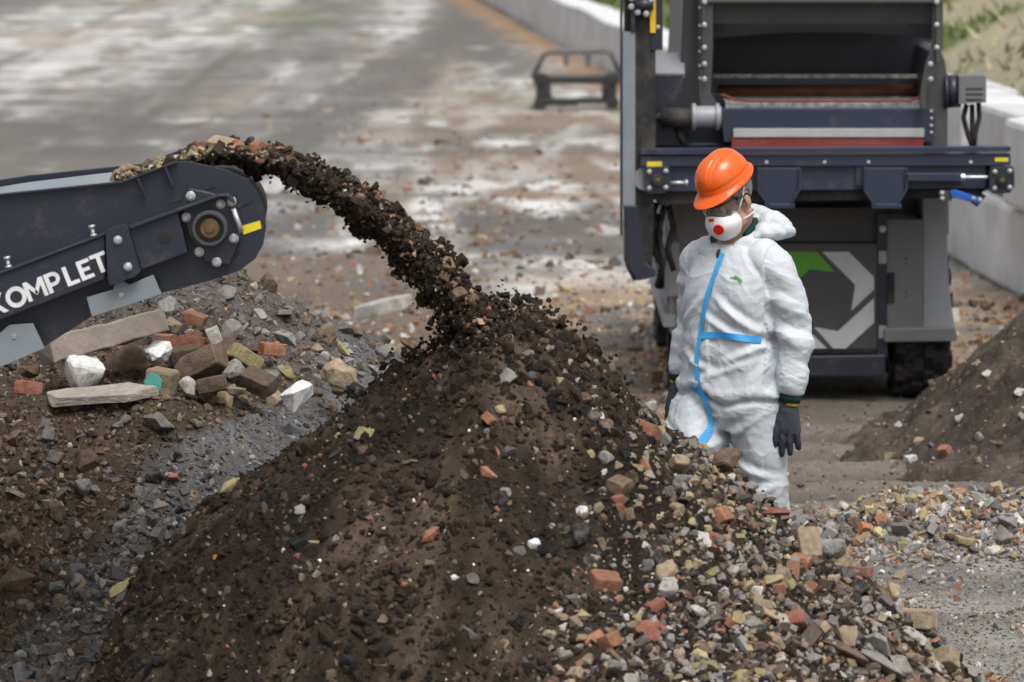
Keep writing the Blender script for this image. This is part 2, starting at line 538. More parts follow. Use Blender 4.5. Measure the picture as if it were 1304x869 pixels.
def build_ground():
    rows = np.concatenate([[-300, -60, -10, 3, 7], np.geomspace(9, 125, 1150), [160, 220, 350, 600, 1200]])
    t = np.linspace(-1, 1, 380)
    W = np.where(rows > 0, .155 * np.clip(rows, 0, 125) + 1.6, 3.0)
    X = t[None, :] * W[:, None]
    ext = np.array([1.5, 3, 8, 25, 60, 130])
    XR = W[:, None] + ext[None, :] ** 1.4; XL = -XR[:, ::-1]
    X = np.concatenate([XL, X, XR], 1)
    Y = np.broadcast_to(rows[:, None], X.shape).copy()
    Z = h_ground(X, Y)
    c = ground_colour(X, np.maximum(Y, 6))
    V = np.stack([X, Y, Z], -1).reshape(-1, 3)
    me = np_mesh('ground', V, grid_faces(*X.shape), True, c.reshape(-1, 3))
    o = link('ground', me, None, M_ground)
    tag(o, 'flat yard of worn concrete, mud and gravel', None, None, 'structure')

def patch(name, hf, x0, x1, y0, y1, step, colf, m, label, cat=None, kind=None):
    xs = np.arange(x0, x1, step); ys = np.arange(y0, y1, step)
    X, Y = np.meshgrid(xs, ys)
    Z = hf(X, Y)
    c = colf(X, Y, Z)
    V = np.stack([X, Y, Z], -1).reshape(-1, 3)
    F4 = grid_faces(*X.shape)
    # leave out faces that lie well under the yard
    keep = Z.reshape(-1)[F4].max(1) > -.06
    F4 = F4[keep]
    used, inv = np.unique(F4, return_inverse=True)
    me = np_mesh(name, V[used], inv.reshape(-1, 4), True, c.reshape(-1, 3)[used])
    o = link(name, me, None, m)
    return tag(o, label, cat, None, kind)

def pile_colour(X, Y, Z):
    n = fbm(X * 3, Y * 3, 3, 111); n2 = fbm(X * 14, Y * 14, 3, 112)
    c = lerp(np.broadcast_to(C3(.025, .0185, .0133), X.shape + (3,)), np.broadcast_to(C3(.068, .050, .035), X.shape + (3,)), sstep(.3, .7, n))
    an = np.arctan2(Y - PCY, X - PCX); run = fbm(an * 7, np.hypot(X - PCX, Y - PCY) * 1.4, 3, 115)
    c = c * (.62 + .76 * sstep(.3, .7, run))[..., None]
    c = c * (.7 + .6 * n2)[..., None]
    g = sstep(.5, 1.3, X) * sstep(1.0, .4, Z)
    return lerp(c, np.broadcast_to(C3(.060, .049, .039), c.shape), g * .7)

def bank_colour(X, Y, Z):
    n = fbm(X * 2, Y * 2 + Z * 2, 3, 121); n2 = fbm(X * 12, Y * 12, 3, 122)
    brown = C3(.070, .053, .038); grey = C3(.125, .123, .124)
    # grey crushed stone runs down the middle, brown earth left of it
    px = 652 + X * FPX / Y; py = -200 + (3 - Z) * FPX / Y
    xb = np.interp(py, [480, 508, 560, 640, 760, 869], [420, 340, 205, 150, 70, -20])
    g = sstep(-30, 35, px - xb + 90 * (n - .5))
    g = np.maximum(g, sstep(16.0, 16.5, Y) * .55)
    c = lerp(np.broadcast_to(brown, X.shape + (3,)), np.broadcast_to(grey, X.shape + (3,)), np.clip(g, 0, 1))
    return c * (.65 + .7 * n2)[..., None]

def mound_colour(X, Y, Z):
    n = fbm(X * 4, Y * 4, 3, 131); n2 = fbm(X * 18, Y * 18, 3, 132)
    c = lerp(np.broadcast_to(C3(.055, .045, .036), X.shape + (3,)), np.broadcast_to(C3(.10, .083, .067), X.shape + (3,)), sstep(.35, .65, n))
    return c * (.7 + .6 * n2)[..., None]

def hill_colour(X, Y, Z):
    n = fbm(X * .5, Y * .5, 4, 141); n2 = fbm(X * 2, Y * 2, 3, 142)
    dirt = C3(.30, .27, .185); green = C3(.115, .15, .045)
    g = sstep(.44, .66, n * .6 + n2 * .4 + .22 * sstep(40, 50, Y) + .12 * sstep(1.3, 2.0, Z) - .04)
    c = lerp(np.broadcast_to(dirt, X.shape + (3,)), np.broadcast_to(green, X.shape + (3,)), g)
    return c * (.75 + .5 * n2)[..., None]

build_ground()
patch('soil_heap', h_pile, -1.95, 2.35, 11.9, 16.1, .0105, pile_colour, M_soil,
      'dark brown cone of moist soil under the conveyor drum, rubble rolling down one side', 'heap')
patch('earth_bank', h_bank, -5.0, .45, 14.3, 19.2, .014, bank_colour, M_soil,
      'bank of brown earth and grey crushed stone under the conveyor boom', None, 'structure')
patch('soil_mound', h_mound, 1.5, 5.2, 18.9, 23.2, .014, mound_colour, M_soil,
      'smaller grey-brown mound of sifted soil beside the machine tyre', 'heap')
_h = patch('hill', h_hill, -8, 40, 25, 26, .9, hill_colour, M_ground, 'x')
bpy.data.objects.remove(_h)
def build_hill():
    ys = np.concatenate([np.arange(20, 110, .35), [130, 170, 240]])
    s = np.concatenate([np.arange(.1, 14, .22), [18, 25, 40, 80, 160]])
    Y = np.broadcast_to(ys[:, None], (len(ys), len(s))).copy()
    X = wall_x(Y) + s[None, :]
    Z = h_hill(X, Y); c = hill_colour(X, Y, Z)
    V = np.stack([X, Y, Z], -1).reshape(-1, 3)
    link('hill', np_mesh('hill', V, grid_faces(*X.shape), True, c.reshape(-1, 3)), None, M_ground)['kind'] = 'structure'
build_hill()
bpy.data.objects['hill']['label'] = 'dry grassy slope rising behind the concrete wall'
# loose grass on the slope
def build_grass():
    n = 42000
    Y = 24 + 66 * RNG.random(n) ** 1.3; s = .4 + 9 * RNG.random(n) ** 1.4
    X = wall_x(Y) + s; Z = h_hill(X, Y)
    c0 = hill_colour(X, Y, Z)
    gr = (c0[:, 1] > c0[:, 0] * 1.0)
    keep = RNG.random(n) < np.where(gr, .95, .25)
    X, Y, Z, gr = X[keep], Y[keep], Z[keep], gr[keep]; n = len(X)
    h = RNG.uniform(.04, .14, n); a = RNG.uniform(0, 2 * PI, n); w = .02 + .03 * RNG.random(n)
    lx = RNG.normal(0, .08, n); ly = RNG.normal(0, .08, n)
    V = np.zeros((n, 3, 3))
    V[:, 0] = np.stack([X - np.cos(a) * w, Y - np.sin(a) * w, Z - .02], 1)
    V[:, 1] = np.stack([X + np.cos(a) * w, Y + np.sin(a) * w, Z - .02], 1)
    V[:, 2] = np.stack([X + lx, Y + ly, Z + h], 1)
    cc = np.where(gr[:, None], C3(.115, .15, .045)[None], C3(.30, .275, .17)[None]) * RNG.uniform(.6, 1.4, (n, 1))
    me = np_mesh('grass', V.reshape(-1, 3), np.arange(3 * n).reshape(-1, 3), False, np.repeat(cc, 3, 0))
    tag(link('grass', me, None, M_ground), 'tufts of green and dry grass on the slope behind the wall', 'grass', None, 'stuff')
build_grass()
# ------------------------------------------------------------------ stones
def hull(seed, kind='stone', detail=0):
    """Angular fragment about 1 unit across; returns a bmesh."""
    r = random.Random(seed)
    bm = bmesh.new()
    pts = []
    if kind == 'stone':
        ax = (r.uniform(.36, .55), r.uniform(.34, .5), r.uniform(.24, .42))
        for i in range(r.randint(11, 17)):
            v = Vector((r.gauss(0, 1), r.gauss(0, 1), r.gauss(0, 1))).normalized()
            k = r.uniform(.82, 1.05)
            pts.append(Vector((v.x * ax[0], v.y * ax[1], v.z * ax[2])) * k)
    elif kind == 'brick':
        ax = (r.uniform(.40, .55), r.uniform(.27, .36), r.uniform(.19, .26))
        for sx in (-1, 1):
            for sy in (-1, 1):
                for sz in (-1, 1):
                    if r.random() < .36:   # a corner knocked off
                        for k in range(3):
                            q = [1, 1, 1]; q[k] = r.uniform(.35, .7)
                            pts.append(Vector((sx * ax[0] * q[0], sy * ax[1] * q[1], sz * ax[2] * q[2])))
                    else:
                        pts.append(Vector((sx * ax[0] * r.uniform(.86, 1.02), sy * ax[1] * r.uniform(.9, 1.02), sz * ax[2] * r.uniform(.9, 1.02))))
    elif kind == 'shard':
        ax = (r.uniform(.42, .55), r.uniform(.28, .42), r.uniform(.05, .10))
        n = r.randint(4, 6)
        for i in range(n):
            a = 2 * PI * (i + r.uniform(-.25, .25)) / n
            for sz in (-1, 1):
                pts.append(Vector((math.cos(a) * ax[0] * r.uniform(.85, 1.05), math.sin(a) * ax[1], sz * ax[2] + r.uniform(-.015, .015))))
    elif kind == 'splinter':
        ax = (.5, r.uniform(.11, .2), r.uniform(.08, .13))
        for i in range(10):
            v = Vector((r.uniform(-1, 1), r.gauss(0, 1), r.gauss(0, 1)))
            q = Vector((0, v.y, v.z)).normalized()
            pts.append(Vector((v.x * ax[0], q.y * ax[1], q.z * ax[2])))
    elif kind == 'round':
        for i in range(60):
            v = Vector((r.gauss(0, 1), r.gauss(0, 1), r.gauss(0, 1))).normalized()
            pts.append(Vector((v.x * .48, v.y * .43, v.z * .40)))
    for p in pts: bm.verts.new(p)
    bmesh.ops.convex_hull(bm, input=bm.verts)
    loose = [v for v in bm.verts if not v.link_faces]
    bmesh.ops.delete(bm, geom=loose, context='VERTS')
    bmesh.ops.dissolve_limit(bm, angle_limit=math.radians(8), verts=bm.verts, edges=bm.edges)
    if detail:
        bmesh.ops.bevel(bm, geom=list(bm.edges), offset=.028 if kind != 'shard' else .012, segments=1, affect='EDGES', clamp_overlap=True)
        bmesh.ops.triangulate(bm, faces=bm.faces)
        for k in range(detail):
            bmesh.ops.subdivide_edges(bm, edges=[e for e in bm.edges if e.calc_length() > .13], cuts=1)
            bmesh.ops.triangulate(bm, faces=bm.faces)
        bm.verts.ensure_lookup_table()
        co = np.array([v.co[:] for v in bm.verts])
        d = (fbm3(co * 6 + seed * 3.7, 3, seed) - .5) * .085 + (fbm3(co * 2.5 + seed, 2, seed + 5) - .5) * .10
        bm.normal_update()
        k = .6 if kind in ('shard', 'brick') else 1.0
        if kind == 'round': k = .35
        for v, dd in zip(bm.verts, d): v.co = v.co + v.normal * float(dd) * k
    bmesh.ops.triangulate(bm, faces=bm.faces)
    return bm

PROTO = {}
for kd, cnt in (('stone', 9), ('brick', 4), ('shard', 4), ('splinter', 4), ('round', 1)):
    PROTO[kd] = []
    for s in range(cnt):
        bm = hull(100 + s * 7 + len(kd), kd); bm.verts.ensure_lookup_table()
        V = np.array([v.co[:] for v in bm.verts]); Fc = np.array([[v.index for v in f.verts] for f in bm.faces])
        bm.verts.index_update(); Fc = np.array([[v.index for v in f.verts] for f in bm.faces])
        PROTO[kd].append((V, Fc)); bm.free()
MIX = [(q, 'stone') for q in PROTO['stone']] + [(q, 'brick') for q in PROTO['brick'][:2]] + [(q, 'shard') for q in PROTO['shard'][:2]] + [(q, 'splinter') for q in PROTO['splinter'][:1]]
CLOD = [(q, 'stone') for q in PROTO['stone']]

def rand_rot(n, flat=0.0):
    q = RNG.normal(0, 1, (n, 4)); q[:, 1:3] *= (1 - flat); q /= np.linalg.norm(q, axis=1, keepdims=True)
    w, x, y, z = q.T
    R = np.empty((n, 3, 3))
    R[:, 0, 0] = 1 - 2 * (y * y + z * z); R[:, 0, 1] = 2 * (x * y - w * z); R[:, 0, 2] = 2 * (x * z + w * y)
    R[:, 1, 0] = 2 * (x * y + w * z); R[:, 1, 1] = 1 - 2 * (x * x + z * z); R[:, 1, 2] = 2 * (y * z - w * x)
    R[:, 2, 0] = 2 * (x * z - w * y); R[:, 2, 1] = 2 * (y * z + w * x); R[:, 2, 2] = 1 - 2 * (x * x + y * y)
    return R

def scatter(name, pos, size, col, label, m=None, protos=MIX, cat=None, flat=.3):
    n = len(pos); pick = RNG.integers(0, len(protos), n)
    R = rand_rot(n, flat) * (size[:, None, None] * RNG.uniform(.7, 1.25, (n, 1, 3)))
    VV = []; FF = []; CC = []; base = 0
    for k, ((V, Fc), _) in enumerate(protos):
        i = np.nonzero(pick == k)[0]
        if len(i) == 0: continue
        v = np.einsum('nij,vj->nvi', R[i], V) + pos[i][:, None, :]
        f = Fc[None] + (np.arange(len(i)) * len(V))[:, None, None] + base
        VV.append(v.reshape(-1, 3)); FF.append(f.reshape(-1, 3)); CC.append(np.repeat(col[i], len(V), 0)); base += len(i) * len(V)
    me = np_mesh(name, np.concatenate(VV), np.concatenate(FF), False, np.concatenate(CC))
    return tag(link(name, me, None, m or M_stonecol), label, cat, None, 'stuff')

PAL = {'grey': (.255, .245, .23), 'slate': (.13, .126, .121), 'tan': (.31, .24, .16), 'ochre': (.37, .31, .16), 'orange': (.315, .14, .082),
       'red': (.24, .085, .058), 'brown': (.13, .09, .062), 'black': (.022, .022, .024), 'pale': (.52, .50, .46), 'white': (.68, .68, .67), 'dusty': (.34, .305, .26), 'soil': (.038, .0285, .0205)}
def palette(n, wts):
    ks = list(wts); w = np.array([wts[k] for k in ks], float); w /= w.sum()
    i = RNG.choice(len(ks), n, p=w)
    c = np.array([PAL[k] for k in ks])[i]
    return c * RNG.uniform(.65, 1.3, (n, 1)) * RNG.uniform(.975, 1.025, (n, 3))

W_RUB = dict(grey=28, slate=14, tan=20, ochre=10, orange=5, red=3, brown=22, black=7, pale=6, soil=10)

def dens_right(x, y):
    """How stony the heap looks at a photo position: rich along its right flank."""
    line = np.interp(y, [380, 520, 620, 740, 869, 1100], [745, 800, 825, 780, 680, 540])
    return sstep(-150, 190, x - line)

def build_small():
    # fine rubble on the heap
    n = 60000
    px = RNG.uniform(60, 1330, n); py = RNG.uniform(380, 940, n)
    d = dens_right(px, py)
    keep = RNG.random(n) < np.clip(d * .38 + .012, 0, 1)
    px, py, d = px[keep], py[keep], d[keep]
    pos, ok = hit_many(px, py, [h_pile], 11.9, 15.2)
    pos, d = pos[ok], d[ok]
    size = np.exp(RNG.normal(math.log(.021), .5, len(pos))) * (.6 + .6 * d)
    size = np.clip(size, .006, .062)
    pos[:, 2] += size * .12
    scatter('rubble', pos, size, palette(len(pos), W_RUB) * .68 + np.array([[.185, .15, .112]]) * .32 * RNG.uniform(.5, 1.2, (len(pos), 1)), 'fine mixed rubble mantling the stony flank of the soil heap')
    # clods of the same soil all over the heap
    n = 42000
    px = RNG.uniform(60, 1250, n); py = RNG.uniform(375, 940, n)
    pos, ok = hit_many(px, py, [h_pile], 11.9, 15.5)
    pos = pos[ok]; size = np.clip(np.exp(RNG.normal(math.log(.0125), .62, len(pos))), .004, .065)
    c = palette(len(pos), dict(soil=84, brown=6, black=10, slate=2.5)) * np.where(RNG.random(len(pos)) < .85, .8, 1.0)[:, None]
    scatter('soil_clods', pos, size, c, 'loose clods of dark soil covering the heap', M_soil, CLOD)
    # back and side of the heap, out of sight here
    n = 5000
    a = RNG.uniform(0, 2 * PI, n); r = 2.0 * np.sqrt(RNG.random(n))
    X = PCX + r * np.cos(a); Y = PCY + r * np.sin(a); Z = h_pile(X, Y); k = Z > .02
    pos = np.stack([X, Y, Z], 1)[k]
    scatter('soil_clods', pos, RNG.uniform(.008, .04, len(pos)), palette(len(pos), dict(soil=70, brown=20, grey=6, orange=4)), 'loose clods of dark soil strewn round the heap', M_soil, CLOD)
    # bigger lumps of stuck soil, in patches
    n = 5000
    px = RNG.uniform(60, 1000, n); py = RNG.uniform(385, 940, n)
    k = fbm(px / 70, py / 70, 3, 91) > .53; px, py = px[k], py[k]
    pos, ok = hit_many(px, py, [h_pile], 11.9, 15.5); pos = pos[ok][:1500]
    scatter('soil_clods', pos, np.clip(np.exp(RNG.normal(math.log(.038), .35, len(pos))), .02, .085), palette(len(pos), dict(soil=80, black=14, brown=10)) * .9, 'bigger stuck lumps of dark soil in patches on the heap', M_soil, CLOD)
    # pale grit in the soil
    n = 1000
    px = RNG.uniform(60, 1000, n); py = RNG.uniform(400, 930, n)
    pos, ok = hit_many(px, py, [h_pile], 11.9, 15.2); pos = pos[ok]
    size = np.clip(np.exp(RNG.normal(math.log(.0085), .45, len(pos))), .004, .02); pos[:, 2] += size * .2
    scatter('grit', pos, size, palette(len(pos), dict(white=20, pale=36, tan=20, ochre=10, orange=4, grey=14)), 'pale specks of grit dotted over the dark soil heap', None, CLOD)
    # crushed stone of the bank
    n = 52000
    px = RNG.uniform(-20, 620, n); py = RNG.uniform(335, 900, n)
    pos, ok = hit_many(px, py, [h_bank], 14.4, 18.6); pos = pos[ok]
    bc = bank_colour(pos[:, 0], pos[:, 1], pos[:, 2])
    size = np.clip(np.exp(RNG.normal(math.log(.017), .55, len(pos))), .005, .075)
    gq = bc[:, 2] > .085
    low = sstep(560, 760, -200 + (3 - pos[:, 2]) * FPX / pos[:, 1])
    size = np.where(gq, size * (.62 + .55 * low), size * .75); pos[:, 2] += size * .1
    c = np.where(gq[:, None], palette(len(pos), dict(slate=56, grey=18, brown=22, black=6, tan=3)) * .95, palette(len(pos), dict(brown=70, soil=30, slate=10, tan=6, grey=3)))
    scatter('gravel', pos, size, c, 'grey crushed stone and earth clods on the bank under the conveyor')
    # gravel on the yard at the right
    n = 30000
    px = RNG.uniform(820, 1340, n); py = RNG.uniform(585, 900, n)
    keep = RNG.random(n) < np.where(py > 640, .9, .25); px, py = px[keep], py[keep]
    pos, ok = hit_many(px, py, [h_ground], 14.0, 20.5); pos = pos[ok]
    rid = np.exp(-((pos[:, 1] - 18.0) / .45) ** 2)
    size = np.clip(np.exp(RNG.normal(math.log(.0105), .5, len(pos))) * (1 + .5 * rid), .004, .05); pos[:, 2] += size * .12
    scatter('gravel', pos, size, palette(len(pos), dict(grey=44, slate=14, tan=18, pale=8, brown=14, orange=1.5, ochre=2)) * .85, 'pale grey gravel spread on the ground beside the heap')
    # muddy ground and small stones before the machine, mound on the right
    n = 6500
    px = RNG.uniform(1000, 1340, n); py = RNG.uniform(590, 720, n)
    pos, ok = hit_many(px, py, [h_ground], 16.5, 19.5); pos = pos[ok]
    k = RNG.random(len(pos)) < np.exp(-((pos[:, 1] - 18.0) / .36) ** 2) * sstep(.95, 1.5, pos[:, 0]); pos = pos[k]
    size = np.clip(np.exp(RNG.normal(math.log(.026), .45, len(pos))), .008, .08); pos[:, 2] += size * .2
    scatter('rubble', pos, size, palette(len(pos), dict(grey=34, slate=10, tan=22, pale=7, brown=24, orange=4, ochre=4)), 'small mixed rubble filling the low heap behind the walking man')
    n = 7000
    px = RNG.uniform(960, 1340, n); py = RNG.uniform(400, 640, n)
    pos, ok = hit_many(px, py, [h_ground, h_mound], 17.5, 24.5); pos = pos[ok]
    size = np.clip(np.exp(RNG.normal(math.log(.011), .5, len(pos))), .004, .04)
    scatter('soil_clods', pos, size, palette(len(pos), dict(brown=60, soil=24, grey=8, pale=2.5, orange=1.5, tan=6)), 'crumbs of earth and stone on the mud and mound before the machine')
    # brick-strewn ground beyond the heap
    n = 14000
    px = RNG.uniform(330, 1340, n); py = RNG.uniform(330, 570, n)
    keep = (RNG.random(n) < np.where(py > 385, .9, .4)) & ~((px > 960) & (py > 470)); px, py = px[keep], py[keep]
    pos, ok = hit_many(px, py, [h_ground], 17.5, 32.5); pos = pos[ok]
    size = np.clip(np.exp(RNG.normal(math.log(.028), .55, len(pos))), .008, .13); pos[:, 2] += size * .1
    scatter('rubble', pos, size, palette(len(pos), dict(tan=30, brown=26, grey=16, pale=9, orange=13, slate=6, ochre=5)), 'broken brick and stone strewn over the ground beyond the heap')
    n = 2600
    px = RNG.uniform(330, 800, n); py = RNG.uniform(90, 345, n)
    keep = RNG.random(n) < np.where(py > 225, .8, .3) * sstep(300, 520, px + .6 * py); px, py = px[keep], py[keep]
    pos, ok = hit_many(px, py, [h_ground], 28, 62); pos = pos[ok]
    size = np.clip(np.exp(RNG.normal(math.log(.05), .5, len(pos))), .02, .16)
    scatter('debris', pos, size, palette(len(pos), dict(tan=20, brown=40, grey=15, slate=18, orange=6)), 'dirt clods and debris left on the far concrete yard')
h_pile_full, h_bank_full = h_pile, h_bank
h_pile = cached(h_pile, -2.2, 2.6, 11.5, 16.5, .01)
h_bank = cached(h_bank, -5.2, .6, 14.0, 19.5, .014)
h_mound = cached(h_mound, .5, 5.4, 15.8, 25.5, .02)
_hg = cached(h_ground, -4.5, 5.5, 13.5, 34, .03)
_h_ground_full = h_ground
h_ground = lambda x, y: np.where(np.asarray(y) < 33.9, _hg(x, y), 0.0)
build_small()

# ------------------------------------------------------------------ individual stones
STONE_MATS = {}
for k, c in PAL.items():
    STONE_MATS[k] = mat('stone ' + k, c, rough=.88, var=.30, scale=5.0, bump=.5 if k != 'white' else .22, bscale=24.0, bdist=.02, dust=(.20, .165, .125) if k not in ('white',) else (.35, .33, .30), dust_amt=.62, dscale=3.4, spec=.25, objrand=.25)
STONE_MATS['turquoise'] = mat('turquoise glaze', (.10, .42, .36), rough=.45, var=.2, scale=6)
ROCKS = {'grey': 'concrete_chunk', 'pale': 'concrete_chunk', 'white': 'concrete_chunk', 'slate': 'rock', 'brown': 'rock', 'black': 'clod'}
NAMES = {'stone': 'stone', 'brick': 'brick_fragment', 'shard': 'tile_shard', 'splinter': 'brick_splinter', 'round': 'pebble'}
SHAPES = {}
def shape_mesh(kind, colour, v):
    key = (kind, colour, v)
    if key not in SHAPES:
        nv = {'stone': 7, 'brick': 5, 'shard': 4, 'splinter': 3, 'round': 2}[kind]
        sk = (kind, v % nv)
        bm = hull(500 + (v % nv) * 13 + len(kind) * 101, kind, 2)
        me = bpy.data.meshes.new(NAMES[kind]); bm.to_mesh(me); bm.free()
        me.materials.append(STONE_MATS[colour])
        SHAPES[key] = me
    return SHAPES[key]

def stone(kind, colour, pos, size, label, group=None, rot=None, squash=(1, 1, 1), v=None, name=None, cat=None, sink=.2):
    if v is None: v = random.randrange(8)
    nv = {'stone': 7, 'brick': 5, 'shard': 4, 'splinter': 3, 'round': 2}[kind]
    o = bpy.data.objects.new(name or (ROCKS.get(colour, 'stone') if kind == 'stone' else NAMES[kind]), shape_mesh(kind, colour, v % nv))
    COL.objects.link(o)
    o.location = Vector(pos) + Vector((0, 0, size * squash[2] * (.3 - sink)))
    o.rotation_euler = rot if rot is not None else (random.gauss(0, .5), random.gauss(0, .5), random.uniform(0, 6.28))
    o.scale = (size * squash[0], size * squash[1], size * squash[2])
    return tag(o, label, cat or {'stone': 'stone', 'brick': 'brick', 'shard': 'tile', 'splinter': 'brick', 'round': 'pebble'}[kind], group)

def on(surf, x, y, kind, colour, wpx, label, **kw):
    """A stone of the given width in photo pixels, resting where the photo shows it."""
    hs, d0, d1 = surf
    p = hit(x, y, hs, d0, d1)
    if p is None: return None
    return stone(kind, colour, p, wpx * p.y / FPX, label, **kw)

HEAP = ([h_pile], 11.9, 15.2); BANK = ([h_bank], 14.4, 18.6); YARD = ([h_ground], 14, 40); MOUND = ([h_ground, h_mound], 16, 25)
R = math.radians
# --- on the front of the heap
on(HEAP, 617, 606, 'splinter', 'orange', 34, 'orange brick splinter slanting on the dark soil midway down the heap', rot=(0, R(35), .3), squash=(1, 1.6, 1.6))
on(HEAP, 546, 688, 'splinter', 'orange', 36, 'orange splinter of brick tilted upwards, left of the white pebbles', rot=(0, R(-40), .2), squash=(1, 1.5, 1.5))
on(HEAP, 624, 537, 'brick', 'orange', 24, 'small bright orange brick chip below the pale yellow stone near the heap top', rot=(R(40), R(20), 1.2))
on(HEAP, 635, 581, 'splinter', 'orange', 24, 'short upright orange brick sliver above the slanting splinter', rot=(0, R(80), 0), squash=(1, 1.6, 1.6))
on(HEAP, 791, 655, 'splinter', 'orange', 40, 'long upright orange brick sliver right of the white pebbles', rot=(0, R(72), .1), squash=(1, 1.3, 1.3))
on(HEAP, 786, 638, 'brick', 'red', 20, 'dull red brick chip touching the top of the upright orange sliver')
on(HEAP, 770, 744, 'brick', 'orange', 42, 'brown-orange brick lump under the black clods', rot=(R(20), R(8), .4))
on(HEAP, 830, 809, 'shard', 'red', 50, 'flat reddish tile piece with a grey edge, low on the heap', rot=(R(52), R(-6), .5))
on(HEAP, 741, 653, 'round', 'white', 19, 'upper of the two round white pebbles on the soil')
on(HEAP, 680, 695, 'round', 'white', 21, 'lower of the two round white pebbles on the soil')
on(HEAP, 578, 737, 'round', 'white', 11, 'tiny white pebble beside the grey clod on the heap front')
on(HEAP, 463, 556, 'stone', 'ochre', 32, 'rough yellow stone high on the plain soil side of the heap')
on(HEAP, 638, 525, 'stone', 'ochre', 22, 'pale yellow stone just above the small orange brick chip')
on(HEAP, 647, 484, 'stone', 'grey', 34, 'jagged pale grey stone near the top of the heap')
on(HEAP, 603, 740, 'stone', 'slate', 24, 'grey clod of stone beside the tiny white pebble')
on(HEAP, 738, 694, 'stone', 'black', 50, 'large black clod of tar in the middle of the heap, under another', sink=.1)
on(HEAP, 752, 716, 'stone', 'black', 44, 'black clod of tar just above the brown-orange brick lump')
on(HEAP, 716, 676, 'stone', 'black', 26, 'small black clod right of the two white pebbles')
on(HEAP, 836, 718, 'stone', 'black', 38, 'glossy black rounded stone resting on a tan lump', v=2)
on(HEAP, 846, 732, 'stone', 'tan', 42, 'tan lump under the glossy black rounded stone')
on(HEAP, 638, 640, 'stone', 'black', 34, 'dark clod below the slanting orange brick splinter')
on(HEAP, 545, 722, 'stone', 'brown', 24, 'brown clod under the upwards tilted orange splinter')
on(HEAP, 730, 797, 'splinter', 'tan', 36, 'tan elongated chip right below its twin, over the flat reddish tile', rot=(.3, R(40), .4), squash=(1, 1.9, 1.6))
on(HEAP, 706, 784, 'stone', 'tan', 28, 'tan blunt chip left of the elongated tan one')
on(HEAP, 740, 786, 'stone', 'ochre', 26, 'yellowish chip between the elongated tan chip and the brick lump')
on(HEAP, 812, 791, 'stone', 'ochre', 26, 'mustard stone just above the flat reddish tile')
on(HEAP, 893, 691, 'stone', 'pale', 40, 'flat whitish stone on the stony flank below the dark boulder')
on(HEAP, 903, 853, 'stone', 'ochre', 36, 'yellow-tan round stone at the foot of the heap front')
on(HEAP, 925, 604, 'stone', 'brown', 54, 'big dark boulder on the heap edge against the white trouser leg', sink=.0, v=4, squash=(1, 1, 1.1))
on(HEAP, 868, 620, 'stone', 'grey', 36, 'round grey stone left of the big dark boulder')
on(HEAP, 825, 552, 'brick', 'orange', 34, 'orange brick chunk with a yellow side at the heap edge beside the walking man')
on(HEAP, 840, 556, 'stone', 'ochre', 30, 'mustard stone touching the orange brick chunk at the heap edge')
on(HEAP, 820, 598, 'splinter', 'orange', 36, 'orange sliver leaning below the orange brick chunk', rot=(0, R(60), .3), squash=(1, 1.5, 1.5))
on(HEAP, 788, 622, 'brick', 'brown', 36, 'brown brick lump left of the leaning orange sliver')
on(HEAP, 988, 668, 'splinter', 'red', 44, 'long dark red brick piece lying flat across the heap edge', rot=(.1, .1, .2), squash=(1, 1.4, 1.4), sink=.0)
on(HEAP, 920, 660, 'brick', 'orange', 34, 'orange brick lump below the big dark boulder')
on(HEAP, 1000, 650, 'stone', 'ochre', 34, 'olive-yellow stone on the heap edge right of the trouser leg')
on(HEAP, 983, 742, 'stone', 'ochre', 40, 'disc-like cream-yellow stone on the stony flank', squash=(1, 1, .7), v=1)
on(HEAP, 1055, 712, 'stone', 'grey', 60, 'large light grey rock on the right edge of the heap', sink=.05)
on(HEAP, 1080, 740, 'stone', 'slate', 40, 'flat bluish-grey stone under the large light grey rock')
on(HEAP, 1090, 757, 'stone', 'black', 46, 'black lump on the right edge of the heap', sink=.1)
on(HEAP, 1020, 720, 'brick', 'orange', 38, 'orange-tan brick piece left of the large light grey rock')
on(HEAP, 978, 785, 'stone', 'tan', 48, 'pinkish tan boulder in the middle of the stony flank', v=5)
on(HEAP, 1010, 796, 'brick', 'red', 42, 'dark red brick lump right of the pinkish tan boulder')
on(HEAP, 880, 615, 'stone', 'tan', 26, 'tan stone wedged beside the round grey stone')
on(HEAP, 155, 765, 'splinter', 'ochre', 66, 'long yellow slab end poking out at the left foot of the heap', rot=(0, R(-25), .2), squash=(1, 1.2, .9), sink=0)
on(HEAP, 290, 625, 'splinter', 'ochre', 40, 'yellow wedge on the left edge of the heap', rot=(0, R(-35), .2), squash=(1, 1.5, 1.2))
on(HEAP, 400, 693, 'stone', 'tan', 22, 'tan stone on the left side of the plain soil slope')
on(HEAP, 390, 640, 'stone', 'brown', 26, 'brown upright stone above the tan one on the plain slope')
on(HEAP, 1030, 800, 'stone', 'slate', 44, 'dark grey lump beside the dark red brick')
on(HEAP, 1120, 850, 'splinter', 'grey', 90, 'long grey slab slanting down the lower right flank', rot=(0, R(35), .2), squash=(1, 1.5, 1.2))
on(HEAP, 1075, 835, 'splinter', 'brown', 84, 'long brown slab left of the long grey one', rot=(0, R(32), .25), squash=(1, 1.7, 1.3))
on(HEAP, 1165, 815, 'stone', 'pale', 46, 'cream boulder near the bottom right foot of the heap')
on(HEAP, 1215, 832, 'stone', 'ochre', 44, 'olive-yellow block at the bottom right foot of the heap')
on(HEAP, 1140, 775, 'stone', 'pale', 34, 'upright whitish stone above the cream boulder')

